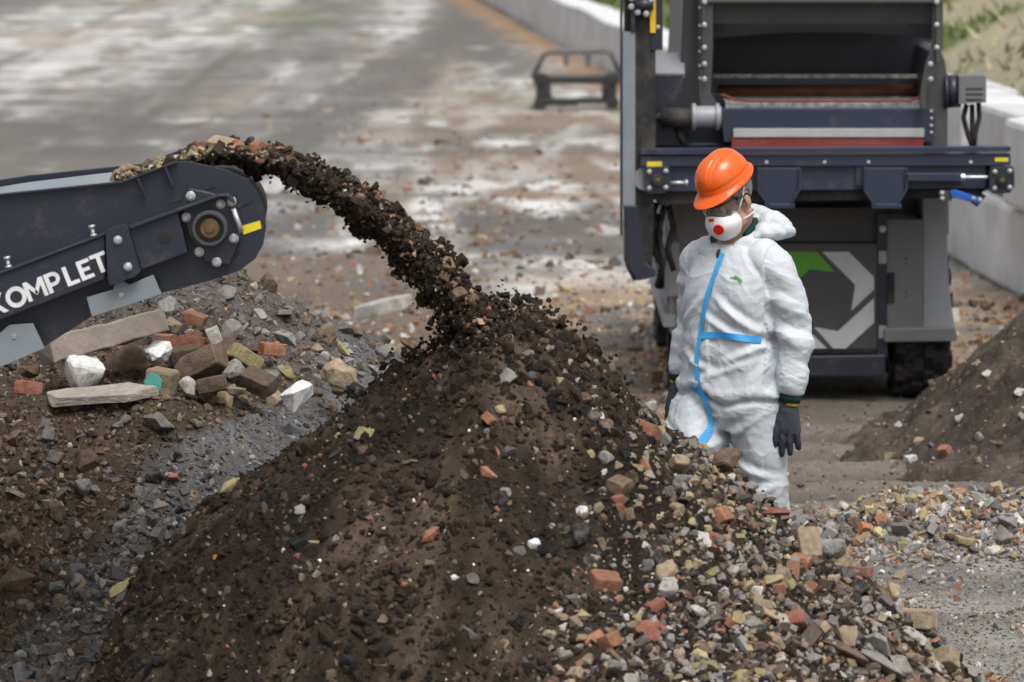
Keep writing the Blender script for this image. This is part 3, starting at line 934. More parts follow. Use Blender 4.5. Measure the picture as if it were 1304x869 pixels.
# --- many more on the stony flank
CNAME = {'grey': 'light grey', 'slate': 'dark grey', 'tan': 'tan', 'ochre': 'mustard yellow', 'orange': 'bright orange', 'red': 'dull red', 'brown': 'brown', 'black': 'black', 'pale': 'whitish'}
def fill(surf, region, n, sizes, wts, where, sfun=None, mind=.75, sink=.2, squash=(1, 1, 1)):
    hs, d0, d1 = surf
    x0, y0, x1, y1 = region
    m = n * 14
    px = RNG.uniform(x0, x1, m); py = RNG.uniform(y0, y1, m)
    if sfun is not None:
        k = RNG.random(m) < sfun(px, py); px, py = px[k], py[k]
    pos, ok = hit_many(px, py, hs, d0, d1)
    got = []
    ks = list(wts); w = np.array([wts[k] for k in ks], float); w /= w.sum()
    made = 0
    for i in range(len(px)):
        if made >= n: break
        if not ok[i]: continue
        s = float(np.clip(np.exp(RNG.normal(math.log(sizes[0]), .36)), sizes[1], sizes[2]))
        if any((px[i] - a) ** 2 + ((py[i] - b) * 1.2) ** 2 < (mind * .5 * (s + c)) ** 2 for a, b, c in got): continue
        got.append((px[i], py[i], s))
        c = ks[RNG.choice(len(ks), p=w)]
        if c in ('orange', 'red'): kind = random.choice(['brick', 'brick', 'splinter', 'shard'])
        elif c in ('tan', 'ochre'): kind = random.choice(['stone', 'stone', 'stone', 'brick'])
        else: kind = random.choice(['stone'] * 7 + ['shard'])
        big = 'larger' if s > sizes[0] * 1.08 else 'smaller'
        noun = {'stone': {'grey': 'concrete chunk', 'pale': 'concrete chunk', 'slate': 'rock', 'brown': 'rock', 'black': 'clod'}.get(c, 'stone'), 'brick': 'brick fragment', 'shard': 'flat shard', 'splinter': 'brick splinter'}[kind]
        lab = f'{big} {CNAME[c]} {noun} {where}'
        stone(kind, c, pos[i], s * pos[i][1] / FPX, lab, lab.replace(noun, noun + 's'), sink=sink, squash=squash)
        made += 1
W_IND = dict(grey=26, slate=12, tan=23, ochre=11, orange=6, red=3, brown=16, black=5, pale=7)
fill(HEAP, (740, 500, 960, 700), 80, (21, 13, 34), W_IND, 'on the upper stony flank beside the walking man', lambda x, y: dens_right(x, y) * .9)
fill(HEAP, (700, 700, 960, 880), 70, (23, 13, 38), W_IND, 'low on the heap front between soil and stony flank', lambda x, y: dens_right(x, y))
fill(HEAP, (960, 660, 1270, 880), 115, (35, 18, 62), W_IND, 'on the lower stony flank beside the gravel', None)
fill(HEAP, (350, 480, 760, 860), 26, (15, 10, 24), dict(orange=3, tan=4, grey=4, brown=8, slate=6, ochre=2), 'scattered on the plain dark soil of the heap')

# --- bricks, blocks and timber on the bank, under the conveyor
def free(kind, colour, x, y, d, w, label, squash=(1, 1, 1), rot=None, name=None, cat=None, v=None):
    return stone(kind, colour, P(x, y, d), w * d / FPX, label, rot=rot, squash=squash, name=name, cat=cat, sink=.3, v=v)
M_timber = mat('weathered timber', (.20, .17, .14), rough=.9, var=.35, scale=3, bump=.6, bscale=14, bdist=.02)
def timber():
    b = MB()
    a = P(56, 449, 15.62); e = P(205, 409, 15.85)
    ax = (e - a).normalized(); dn = Vector((0, -.25, -1)); dn = (dn - ax * dn.dot(ax)).normalized(); sd = ax.cross(dn)
    n = 14; vs = []; hw, hh = .070, .046
    for i in range(n + 1):
        p = a + (e - a) * i / n
        jit = lambda s: (vn2(np.array([i * .7 + s]), np.array([s * 3.1]), 5)[0] - .5) * .012
        for q, (u, w) in enumerate(((-1, -1), (1, -1), (1, 1), (-1, 1))):
            vs.append(p + sd * (u * hw + jit(q)) + dn * (w * hh + jit(q + 9)) + ax * (jit(q + 20) * 2 if i in (0, n) else 0))
    fs = [(3, 2, 1, 0), tuple(n * 4 + k for k in range(4))]
    for i in range(n):
        for k in range(4):
            k2 = (k + 1) % 4
            fs.append((i * 4 + k, i * 4 + k2, i * 4 + 4 + k2, i * 4 + 4 + k))
    b.faces(vs, fs)
    o = b.build('timber_beam', M_timber, None, .006)
    tag(o, 'weathered grey timber beam lying over the bricks under the conveyor boom', 'beam')
timber()
free('stone', 'white', 107, 470, 15.62, 80, 'big dirty white concrete lump under the left end of the timber beam', squash=(.85, .9, 1.75), rot=(.1, .0, .9), name='concrete_block', cat='block', v=5)
free('stone', 'white', 201, 450, 15.8, 46, 'rounded white lump of plaster under the right end of the timber', name='plaster_lump', squash=(1, 1, 1.2), rot=(.2, .9, .2))
free('stone', 'brown', 163, 468, 15.95, 84, 'wide dark brown rock between the white block and the plaster lump', squash=(1, .8, .9), rot=(0, .1, 0))
free('shard', 'dusty', 130, 503, 15.52, 150, 'long pale stone slab lying at the edge of the bank', squash=(1, .6, .5), rot=(R(8), R(-4), .05), name='stone_slab', cat='slab')
def tblock():
    b = MB(); c = P(206, 487, 15.6)
    rot = Matrix.Rotation(-.35, 3, 'Z') @ Matrix.Rotation(.12, 3, 'Y')
    b.box(c, (.105, .09, .10), rot); o = b.build('glazed_block', STONE_MATS['tan'], None, .012)
    tag(o, 'tan block with a turquoise glazed face on the edge of the bank', 'block')
    f = MB(); vs = []; q = c + rot @ Vector((-.012, -.047, .0))
    pts = [(-.030, -.036), (.008, -.04), (.030, -.022), (.034, .012), (.018, .034), (-.018, .036), (-.036, .006)]
    f.prism([q + rot @ Vector((x, -.002, z)) for x, z in pts], rot @ Vector((0, .006, 0)))
    f.build('glazed_face', STONE_MATS['turquoise'], o)
tblock()
free('stone', 'white', 381, 505, 15.55, 60, 'bright white rough lump at the right end of the bank', squash=(1, .9, 1.15), rot=(0, .1, .4), name='plaster_lump', v=0)
LST = [('brick', 'red', 236, 440, 16.0, 44, 'red brick end under the orange broken brick', -.35), ('brick', 'orange', 248, 406, 16.15, 32, 'light orange broken brick, topmost of the brick heap', .3),
       ('stone', 'grey', 215, 392, 16.3, 40, 'grey rock at the tip of the timber beam', .2), ('stone', 'tan', 221, 416, 16.0, 34, 'yellowish chip between the timber tip and the red brick', .5),
       ('brick', 'pale', 275, 434, 16.05, 38, 'upright whitish brick right of the red brick', 1.2), ('brick', 'brown', 258, 466, 15.75, 66, 'large brown brick in the middle of the brick heap', -.5),
       ('brick', 'brown', 238, 452, 15.9, 40, 'reddish brown brick tucked behind the large brown brick', -.2), ('stone', 'grey', 297, 474, 15.75, 46, 'grey-brown stone right of the large brown brick', .2),
       ('brick', 'orange', 347, 445, 16.1, 32, 'square orange brick end standing alone on the grey gravel', .1), ('brick', 'ochre', 312, 455, 15.95, 44, 'ochre brick behind the square orange brick end', .6),
       ('stone', 'ochre', 363, 475, 15.8, 34, 'tan stone above the bright white lump', .4), ('stone', 'tan', 434, 478, 16.0, 58, 'cream cracked stone lump right of the bank end', .5),
       ('stone', 'ochre', 437, 445, 16.3, 30, 'yellow stone above the cream cracked lump', .8), ('brick', 'brown', 329, 487, 15.7, 44, 'brown brick left of the bright white lump', .3),
       ('stone', 'tan', 300, 497, 15.6, 36, 'tan stone under the grey-brown stone', .1), ('brick', 'brown', 270, 490, 15.62, 42, 'small brown brick right of the turquoise block', -.2),
       ('stone', 'pale', 240, 492, 15.6, 32, 'grey-white stone touching the turquoise block', .6), ('brick', 'red', 38, 496, 15.6, 40, 'dull red brick at the end of the bank under the flap plate', .1),
       ('stone', 'brown', 38, 473, 15.7, 40, 'brown rock above the dull red brick', .2), ('stone', 'slate', 300, 415, 16.6, 46, 'dark grey rock on the gravel above the bricks', .3),
       ('stone', 'slate', 415, 465, 16.2, 34, 'dark stone left of the cream cracked lump', .2), ('stone', 'brown', 522, 440, 17.2, 38, 'brown boulder beyond the heap beside the falling soil', .2),
       ('stone', 'black', 455, 500, 15.9, 40, 'dark stone at the foot of the cream cracked lump', .5), ('brick', 'brown', 285, 452, 16.0, 42, 'flat brown brick under the upright whitish brick', -.6)]
for kd, c, x, y, d, w, lab, rz in LST:
    free(kd, c, x, y, d, w, lab, rot=(random.gauss(0, .25), rz, random.uniform(-.6, .6)))
# stones on the bank slope
for x, y, kd, c, w, lab in ((200, 545, 'stone', 'slate', 56, 'biggest dark grey rock on the brown earth slope'), (105, 625, 'stone', 'grey', 40, 'angular light grey rock on the brown earth slope'),
        (112, 592, 'stone', 'brown', 40, 'brown rock above the angular light grey rock'), (68, 586, 'stone', 'slate', 30, 'rounded dark grey stone left of the brown rock'),
        (60, 556, 'stone', 'slate', 30, 'dark grey stone near the top of the earth slope'), (220, 613, 'shard', 'orange', 32, 'curved orange tile shard on the grey crushed stone'),
        (197, 612, 'stone', 'black', 40, 'flat black stone touching the curved orange tile shard'), (175, 676, 'stone', 'ochre', 18, 'small olive pebble on the grey crushed stone'),
        (70, 655, 'stone', 'brown', 44, 'brown rock left of the grey crushed stone'), (47, 752, 'stone', 'brown', 36, 'brown wedge-shaped rock at the foot of the earth slope'),
        (72, 754, 'stone', 'grey', 34, 'light grey rock beside the brown wedge-shaped one'), (95, 735, 'stone', 'slate', 44, 'upright dark grey rock among crushed stone'),
        (20, 745, 'stone', 'brown', 60, 'tall brown rock low on the earth slope'), (97, 784, 'stone', 'pale', 22, 'whitish stone left of the long yellow slab end'),
        (70, 832, 'stone', 'slate', 40, 'dark grey rock near the foot of the crushed stone'), (15, 690, 'stone', 'brown', 40, 'brown rock half out of the earth slope'),
        (250, 545, 'stone', 'slate', 26, 'dark stone right of the biggest rock'), (150, 545, 'stone', 'slate', 26, 'dark stone left of the biggest rock'), (20, 560, 'stone', 'brown', 30, 'brown clod at the top of the earth slope')):
    on(BANK, x, y, kd, c, w, lab)
fill(BANK, (-5, 620, 260, 869), 55, (20, 13, 34), dict(slate=60, grey=22, brown=14, tan=3), 'in the grey crushed stone left of the heap')
fill(BANK, (-5, 515, 200, 640), 22, (15, 10, 24), dict(slate=30, grey=12, brown=40), 'on the brown earth slope under the bricks')
fill(BANK, (235, 350, 530, 500), 70, (23, 13, 40), dict(slate=40, grey=24, tan=12, brown=16, orange=3, ochre=5), 'on the gravel bank behind the bricks')
fill(BANK, (200, 425, 500, 515), 55, (25, 16, 40), dict(brown=30, tan=26, pale=14, orange=9, red=6, grey=18, ochre=8), 'packed in the brick heap at the edge of the bank', mind=.6)
# --- low rubble heap behind the worker
RID = ([h_ground], 16.5, 19.5)
for x, y, kd, c, w, lab in ((862 + 263, 668, 'brick', 'orange', 24, 'bright orange brick half on the low rubble heap, nearest the walking man'), (1095, 693, 'brick', 'orange', 28, 'tilted orange brick piece at the front of the low rubble heap'),
        (1152, 683, 'shard', 'slate', 40, 'grey triangular slab leaning in the low rubble heap'), (1122, 641, 'stone', 'grey', 28, 'pale grey stone on the crest of the low rubble heap'),
        (1284, 618, 'brick', 'orange', 28, 'orange brick chip on the crest of the low rubble heap, by the dark mound'), (1285, 672, 'stone', 'grey', 40, 'light bluish grey rock in the low rubble heap'),
        (1278, 690, 'stone', 'grey', 38, 'light grey rock below the bluish one'), (1273, 650, 'stone', 'slate', 28, 'upright grey stone above the bluish rock'),
        (1232, 692, 'shard', 'ochre', 40, 'greenish flat tile leaning at the front of the low rubble heap'), (1237, 655, 'brick', 'orange', 16, 'small orange chip amid grey stones'),
        (1090, 672, 'stone', 'brown', 30, 'brown squarish stone left of the bright orange brick half'), (1090, 636, 'stone', 'pale', 44, 'whitish rock at the near end of the low rubble heap'), (1250, 632, 'stone', 'grey', 26, 'light grey stone on the crest beside the whitish rubble')):
    on(RID, x, y, kd, c, w, lab)
fill(RID, (1010, 612, 1310, 705), 120, (15, 9, 28), dict(grey=40, pale=12, tan=14, ochre=5, orange=8, red=3, brown=14, slate=8), 'in the low rubble heap behind the walking man', lambda x, y: sstep(1000, 1110, x) * .8 + .1)
fill(RID, (1010, 700, 1310, 869), 45, (14, 9, 26), dict(grey=45, pale=15, tan=14, orange=6, brown=12), 'lying on the open gravel')
for x, y, kd, c, w, lab in ((1160, 588, 'stone', 'white', 24, 'white stone alone on the rutted mud'), (1205, 580, 'brick', 'orange', 24, 'orange brick chip alone on the rutted mud'),
        (1145, 545, 'stone', 'pale', 18, 'pale stone on the mud near the machine tyre'), (1258, 478, 'stone', 'pale', 18, 'upper whitish stone on the mound beside the tyre'), (1222, 535, 'stone', 'pale', 18, 'pale stone midway up the foot of the mound'), (1298, 502, 'stone', 'pale', 20, 'whitish stone high on the mound by the tyre'), (1170, 565, 'stone', 'tan', 20, 'tan stone left of the lone orange brick chip')):
    on(MOUND, x, y, kd, c, w, lab)
fill(MOUND, (1130, 420, 1310, 600), 36, (12, 7, 20), dict(brown=40, tan=14, grey=16, pale=10, slate=12, orange=4), 'on the grey-brown mound beside the tyre')
fill(([h_ground], 18, 32), (590, 395, 850, 560), 60, (13, 8, 26), dict(tan=24, brown=20, grey=24, pale=16, orange=12, ochre=6), 'on the strewn ground between heap and machine')
free('shard', 'pale', 490, 391, 24.5, 92, 'long whitish slab on the ground beyond the gravel bank', squash=(1, .5, 1.2), rot=(0, R(-14), .2), name='stone_slab', cat='slab')
# ------------------------------------------------------------------ machine paints
DUST = (.24, .21, .17)
M_navy = mat('navy paint', (.020, .0235, .036), rough=.38, var=.12, scale=3, bump=.06, bscale=40, bdist=.003, dust=(.15, .125, .10), dust_amt=.42, dscale=7.0, dlo=.55)
M_navy2 = mat('navy paint lighter', (.026, .033, .058), rough=.36, var=.12, scale=3, bump=.06, bscale=40, bdist=.003, dust=(.16, .14, .115), dust_amt=.35, dscale=5.0, dlo=.55)
M_dgrey = mat('dark grey paint', (.056, .056, .058), rough=.42, var=.12, scale=2, bump=.05, bscale=40, bdist=.003, dust=DUST, dust_amt=.09, dscale=3.0)
M_mgrey = mat('mid grey paint', (.145, .145, .149), rough=.42, var=.10, scale=2, bump=.05, bscale=30, bdist=.003, dust=DUST, dust_amt=.22, dscale=3.0)
M_lgrey = mat('light grey paint', (.27, .285, .31), rough=.42, var=.10, scale=2, bump=.05, bscale=30, bdist=.003, dust=DUST, dust_amt=.3, dscale=4.0)
M_flap = mat('grey flap plate', (.20, .235, .265), rough=.45, var=.12, scale=5, bump=.08, bscale=40, bdist=.003, dust=DUST, dust_amt=.45, dscale=8.0)
M_zinc = mat('zinc bolt', (.50, .51, .52), rough=.4, metal=.6, var=.15, scale=30, bump=.05)
M_steel = mat('bare steel', (.42, .42, .41), rough=.5, metal=.6, var=.2, scale=8, bump=.1, dust=(.2, .14, .09), dust_amt=.4)
M_black = mat('black rubber', (.012, .012, .013), rough=.75, var=.2, bump=.2, bscale=50, dust=DUST, dust_amt=.25, dscale=5.0)
M_brass = mat('greasy shaft', (.16, .11, .05), rough=.4, metal=.5, var=.4, scale=20)
M_yellow = mat('yellow sticker', (.72, .58, .03), rough=.5, var=.08, bump=0)
M_yelpaint = mat('yellow paint', (.70, .43, .02), rough=.5, var=.1, bump=.05)
M_white = mat('white lettering', (.72, .72, .73), rough=.5, var=.05, bump=0, dust=DUST, dust_amt=.35, dscale=14)
M_logo = mat('pale logo vinyl', (.50, .51, .53), rough=.5, var=.04, bump=0, dust=DUST, dust_amt=.2, dscale=5)
M_green = mat('green logo vinyl', (.085, .30, .02), rough=.5, var=.05, bump=0)
M_red = mat('red rubber', (.20, .018, .020), rough=.55, var=.2, scale=4, bump=.1, dust=DUST, dust_amt=.2)
M_alu = mat('aluminium strip', (.42, .42, .41), rough=.5, metal=.3, var=.15, scale=6, bump=.05)
M_blue = mat('blue scraper', (.015, .09, .42), rough=.4, var=.15, bump=.05)
M_rust = mat('rusty steel', (.17, .075, .035), rough=.85, var=.5, scale=6, bump=.4, bscale=30)
M_mesh = mat('screen wire', (.50, .49, .47), rough=.6, var=.6, scale=26, bump=.6, bscale=40)
M_belt = mat('conveyor belt', (.030, .029, .028), rough=.8, var=.3, bump=.2, dust=(.13, .10, .07), dust_amt=.7, dscale=6)

# ------------------------------------------------------------------ discharge conveyor
DN, DF = 13.70, 14.50        # near and far side plates
def conveyor():
    t = thing('conveyor', 'navy conveyor boom with white lettering, tipping soil off its rounded drum end', 'conveyor', P(268, 470, 14.07))
    out = [(-700, 495), (-90, 262), (0, 248), (155, 232), (226, 206), (242, 206), (290, 217), (316, 229), (329, 246), (337, 268), (339, 290), (335, 312), (325, 330), (305, 345), (270, 357), (205, 374), (116, 403), (50, 446), (-90, 500), (-700, 735)]
    for d, nm in ((DN, 'near'), (DF, 'far')):
        b = MB(); b.prism([P(x - (30 * float(sstep(235, 320, np.array(x))) if nm == 'far' else 0), y, DN) + Vector((0, d - DN, 0)) for x, y in out], Vector((0, .010, 0)))
        if nm == 'near':
            # folded top lip and stiffening ribs
            for (x0, y0), (x1, y1) in (((-700, 495), (-90, 262)), ((-90, 262), (0, 248)), ((0, 248), (155, 232)), ((155, 232), (226, 206))):
                b.slab([(x0, y0 - 1), (x1, y1 - 1), (x1, y1 + 1.5), (x0, y0 + 1.5)], d - .022, .021)
            b.slab([(209, 214), (212, 213), (222, 236), (219, 238)], d - .03, .029)
            b.slab([(174, 228), (177, 227), (186, 250), (185, 252)], d - .03, .029)
            b.mi = 2
            for q in ([(216, 257), (230, 252), (231, 255), (216, 260)], [(262, 240), (274, 236), (274, 239), (262, 243)], [(300, 262), (322, 255), (322, 258), (300, 266)], [(293, 325), (305, 321), (305, 324), (293, 328)]):
                b.slab(q, d - .003, .002)
        b.build('side_plate', [M_navy, M_zinc, M_black], t, .003)
    # belt loop round the drum and up the trough
    b = MB()
    c = P(268, 288, DN); rz = 55 * DN / FPX
    ang = math.radians(19); dirv = Vector((-math.cos(ang), 0, -math.sin(ang))); nrm = Vector((-math.sin(ang), 0, math.cos(ang)))
    pts = []
    for k in range(25):
        a = math.radians(90 - 180 * k / 24)
        pts.append(c + (-dirv) * (rz * math.cos(a)) + nrm * (rz * math.sin(a)))
    pts = [c + dirv * 3.6 + nrm * rz * .90] + pts + [c + dirv * 3.6 - nrm * rz * .75]
    w = Vector((0, DF - DN - .03, 0)); o0 = Vector((0, .022, 0)); vs = []; fs = []
    for p in pts: vs += [p + o0, p + o0 + w]
    for i in range(len(pts) - 1): fs.append((2 * i, 2 * i + 1, 2 * i + 3, 2 * i + 2))
    b.faces(vs, fs, True)
    o = b.build('belt', M_belt, t)
    s = o.modifiers.new('thick', 'SOLIDIFY'); s.thickness = .012
    # inner skirt along the far plate
    b = MB()
    q = [P(x, y, DN) + Vector((0, DF - DN - .012, 0)) for x, y in ((-700, 508), (-90, 275), (0, 260), (150, 242), (228, 222))]
    q2 = [p + Vector((0, -.26, -.07)) for p in q]
    for i in range(4): b.faces([q[i], q[i + 1], q2[i + 1], q2[i]], [(0, 1, 2, 3)])
    o = b.build('skirt', M_flap, t); o.modifiers.new('thick', 'SOLIDIFY').thickness = .008
    # drum and shaft
    b = MB(); b.cyl(c + Vector((0, .02, 0)), c + Vector((0, DF - DN - .01, 0)), rz - .014, 36); b.build('drum', M_black, t)
    # side beam
    dB = DN - .075
    b = MB()
    b.slab([(-700, 617), (0, 349), (134, 299), (134, 356), (0, 408), (-700, 678)], dB, .073)
    b.slab([(-700, 613), (0, 346), (134, 296), (134, 300), (0, 350.5), (-700, 618)], dB - .012, .085)
    b.build('side_beam', M_navy, t, .004)
    b = MB()
    b.slab([(164, 292), (226, 270), (239, 322), (180, 344)], dB + .012, .06)
    b.slab([(164, 288), (276, 248), (290, 247), (297, 254), (299, 260), (293, 256), (288, 251), (277, 252), (165, 293)], dB - .008, .08)
    b.mi = 2; p = P(210, 303, dB + .012); b.tube([p + Vector((0, .004, 0)), p + Vector((0, -.002, 0))], [.022, .022], 20)
    b.build('tension_arm', [M_navy, M_zinc, M_black], t, .004)
    b = MB()
    b.slab([(134, 294), (158, 286), (163, 291), (179, 346), (171, 353), (140, 364), (137, 356)], dB - .018, .09)
    b.bolt(150, 306, dB - .018, .0105, .014); b.bolt(163, 340, dB - .018, .0105, .014)
    b.build('joint_plate', [M_navy, M_zinc], t, .004)
    # bearing
    b = MB()
    b.slab([(240, 240), (262, 244), (292, 252), (299, 266), (306, 305), (292, 338), (262, 334), (240, 300), (231, 262)], DN - .036, .035)
    b.build('bearing_plate', M_navy, t, .004)
    bc = P(268, 290, DN - .036)
    b = MB(); b.lathe(bc, [(0, .060), (.040, .058), (.046, .054), (.046, .047), (.012, .044)], 36); b.build('bearing_ring', M_dgrey, t)
    b = MB(); b.lathe(bc, [(0, .033), (.034, .033), (.038, .029), (.038, .014), (.044, .013)], 28); b.build('shaft', M_brass, t)
    for x, y in ((243, 250), (237, 277), (281, 260), (298, 304), (254, 321), (276, 334), (295, 257)):
        b = MB(); b.mi = 0; b.bolt(x, y, DN - .036, .0115, .016, 0); b.build('bolt', M_zinc, t)
    b = MB(); b.tube([P(297, 266, DN - .06), P(308, 296, DN - .06)], .008, 10); b.build('grease_tube', M_zinc, t)
    for x, y in ((119, 297), (11, 337)):
        b = MB(); b.cyl(P(x - 2, y - 8, dB), P(x + 1, y + 8, dB), .006, 8); b.tube([P(x - 2.6, y - 10, dB), P(x - 1.8, y - 6.5, dB)], .012, 6); b.tube([P(x - .4, y + 1.5, dB), P(x + .2, y + 4, dB)], .012, 6); b.build('adjuster_bolt', M_zinc, t)
    for q, bl in (([(110, 379), (144, 369), (147, 359), (158, 358), (164, 363), (195, 350), (206, 375), (117, 404)], (154, 376)), ([(-40, 448), (-2, 426), (12, 414), (42, 412), (57, 444), (0, 468), (-40, 485)], (18, 429))):
        b = MB(); b.slab(q, DN - .05, .006); b.mi = 1
        p = P(*bl, DN - .05); b.tube([p + Vector((0, .001, 0)), p + Vector((0, -.003, 0))], [.009, .009], 14)
        b.build('flap_plate', [M_flap, M_steel], t, .002)
    b = MB(); b.slab([(308, 288), (331, 281), (333, 291), (310, 299)], DN - .003, .002); b.build('sticker', M_yellow, t)
    # lettering
    lb = MB(); hgt = 25.5; ct, sn = math.cos(math.radians(-21.3)), math.sin(math.radians(-21.3))
    def gl(cx, cy, polys):
        for poly in polys:
            lb.slab([(cx + (u * ct - v * sn) * hgt, cy + (u * sn + v * ct) * hgt) for u, v in poly], dB - .003, .002)
    def bar(x0, y0, x1, y1): return [(x0, y0), (x1, y0), (x1, y1), (x0, y1)]
    def arc(cx, cy, ro, ri, a0, a1, n=12, sx=1):
        res = []
        for i in range(n):
            a = math.radians(a0 + (a1 - a0) * i / n); c2 = math.radians(a0 + (a1 - a0) * (i + 1) / n)
            res.append([(cx + sx * ro * math.cos(a), cy + ro * math.sin(a)), (cx + sx * ro * math.cos(c2), cy + ro * math.sin(c2)), (cx + sx * ri * math.cos(c2), cy + ri * math.sin(c2)), (cx + sx * ri * math.cos(a), cy + ri * math.sin(a))])
        return res
    gl(-4, 388.5, [bar(-.40, -.5, -.19, .5), [(.18, -.5), (.44, -.5), (-.0, .02), (-.19, .10), (-.19, -.07)], [(-.02, -.12), (.46, .5), (.20, .5), (-.14, .06)]])
    gl(20.5, 378.5, arc(0, 0, .53, .31, 0, 360, 28))
    gl(45, 368.5, [bar(-.52, -.5, -.32, .5), bar(.32, -.5, .52, .5), [(-.32, -.5), (-.30, -.5), (.08, .14), (-.0, .32), (-.06, .26), (-.32, -.16)], [(.32, -.5), (.30, -.5), (-.08, .14), (.0, .32), (.06, .26), (.32, -.16)]])
    gl(67.5, 359.5, [bar(-.36, -.5, -.14, .5), bar(-.14, -.5, .06, -.31), bar(-.14, .01, .06, .20)] + arc(.05, -.15, .35, .16, -90, 90, 10))
    gl(89, 351, [bar(-.28, -.5, -.06, .5), bar(-.06, .31, .38, .5)])
    gl(108, 343.5, [bar(-.32, -.5, -.10, .5), bar(-.10, -.5, .34, -.31), bar(-.10, -.09, .26, .09), bar(-.10, .31, .36, .5)])
    gl(127, 335, [bar(-.40, -.5, .40, -.31), bar(-.11, -.31, .11, .5)])
    lb.build('lettering', M_white, t)
conveyor()

def stream_path(s):
    """Centre of the falling stream: s=0 on the belt, 1 at the heap."""
    xs = [150, 200, 245, 300, 350, 400, 450, 500, 540, 575, 605, 625]
    ys = [228, 214, 199, 194, 206, 226, 255, 291, 331, 376, 420, 450]
    q = s * (len(xs) - 1)
    return np.interp(q, np.arange(len(xs)), xs), np.interp(q, np.arange(len(xs)), ys)
def stream():
    n = 26000
    s = RNG.random(n) ** .93
    x, y = stream_path(s)
    x2, y2 = stream_path(np.minimum(s + .01, 1.01)); dx, dy = x2 - x, y2 - y; L = np.hypot(dx, dy) + 1e-6
    half = np.interp(s, [0, .18, .3, .45, .6, .8, 1], [2, 8, 13, 19, 23, 29, 46])
    u = RNG.normal(0, .5, n); u = np.where(np.abs(u) > 1.25, RNG.uniform(-1, 1, n), u)
    lump = np.where(u > 0, 1 + .7 * (vn2(s * 34, s * 0, 3) - .45), 1 + .6 * (vn2(s * 30, s * 0 + 5, 4) - .45))
    off = u * lump * half
    fray = RNG.random(n) < .15
    off = np.where(fray, np.abs(off) + half * (.1 + .75 * RNG.random(n) ** 1.6) * (.25 + s), off)
    px = x - dy / L * off; py = y + dx / L * off
    wd = .235 * np.sqrt(np.clip(1 - (np.clip(u, -1, 1)) ** 2, .15, 1))
    d = 14.08 + RNG.uniform(-1, 1, n) * wd * 1.15
    pos = np.array([P(a, b, c)[:] for a, b, c in zip(px, py, d)])
    size = np.clip(np.exp(RNG.normal(math.log(.0142), .58, n)), .004, .075)
    size = np.where(fray, size * .32, size); size *= np.interp(s, [0, .15, .3, 1], [.55, .8, 1, 1.05])
    top = ((s < .34) & (off < 0)) | (s < .2)
    c = palette(n, dict(soil=80, black=10, brown=18, tan=4, slate=3, orange=1, pale=1)) * 1.12
    c2 = palette(n, dict(orange=14, tan=40, brown=26, soil=20, ochre=10, pale=6))
    c = np.where((top & (RNG.random(n) < .7))[:, None], c2, c)
    c = np.where((fray & (off > 0))[:, None], palette(n, dict(brown=50, tan=20, soil=40)), c)
    scatter('falling_soil', pos, size, c, 'stream of dark soil and rubble flying off the drum and falling onto the heap', M_soil, MIX, 'soil', 0)
    # spray of crumbs round the top of the heap
    n = 900
    a = RNG.uniform(0, 2 * PI, n); r = np.minimum(np.abs(RNG.normal(0, .20, n)), .42) + .02
    X = PCX - .05 + np.cos(a) * r * 1.15; Y = PCY + np.sin(a) * r
    Z = h_pile(X, Y) + np.abs(RNG.normal(0, .03, n)) + .01
    scatter('soil_clods', np.stack([X, Y, Z], 1), np.clip(np.exp(RNG.normal(math.log(.017), .5, n)), .006, .05), palette(n, dict(soil=75, black=15, brown=14, tan=4)), 'crumbs of soil bouncing at the top of the heap', M_soil, CLOD)
    # single chunks that show in the stream
    for x, y, kd, c, w, lab in ((283, 186, 'brick', 'tan', 34, 'pale tan lump riding off the drum at the start of the falling stream'), (262, 188, 'brick', 'orange', 30, 'orange brick piece on the belt just over the drum'),
            (246, 190, 'stone', 'black', 24, 'black lump on the belt behind the orange brick piece'), (318, 180, 'stone', 'black', 18, 'small black lump thrown up on top of the falling stream'), (303, 186, 'splinter', 'tan', 36, 'tan splinter on top of the stream beside the small black lump'),
            (335, 190, 'brick', 'orange', 24, 'orange chip on top of the stream past the drum'), (356, 188, 'splinter', 'orange', 26, 'last bright orange chip on top of the stream'), (398, 212, 'stone', 'slate', 24, 'grey-brown stone on the upper edge of the falling stream'),
            (450, 232, 'stone', 'black', 26, 'big black clod on the upper edge of the stream'), (436, 236, 'stone', 'black', 22, 'black clod just left of the big black one'), (480, 246, 'splinter', 'orange', 28, 'orange slanted piece between clods at mid stream'),
            (495, 260, 'splinter', 'tan', 28, 'cream splinter just below the orange slanted piece'), (491, 285, 'stone', 'ochre', 16, 'yellowish pebble in the middle of the falling stream'), (415, 252, 'stone', 'pale', 14, 'white pebble near the lower edge of the stream'),
            (545, 318, 'stone', 'black', 22, 'black clod on the outer bend of the stream'), (513, 332, 'stone', 'orange', 12, 'small orange pebble at the lower part of the stream'), (205, 208, 'stone', 'tan', 36, 'large tan lump on the belt between the side plates'),
            (172, 215, 'splinter', 'tan', 56, 'long pale splinter lying on the belt at its top edge'), (186, 214, 'brick', 'brown', 26, 'brown lump leaning on the large tan lump on the belt'), (150, 224, 'stone', 'tan', 30, 'small tan stone on the belt nearest the boom'),
            (610, 402, 'stone', 'slate', 22, 'grey clod bouncing at the foot of the stream'), (633, 403, 'stone', 'ochre', 14, 'small yellow chip bouncing at the top of the heap'), (622, 394, 'stone', 'orange', 11, 'tiny orange chip at the top of the heap'), (740, 448, 'stone', 'black', 28, 'dark clod tumbling off the shoulder of the heap beyond the walking man')):
        stone(kd, c, P(x, y, 13.98 if 'belt' not in lab else 14.02), w * 14 / FPX, lab, None, sink=.3)
stream()

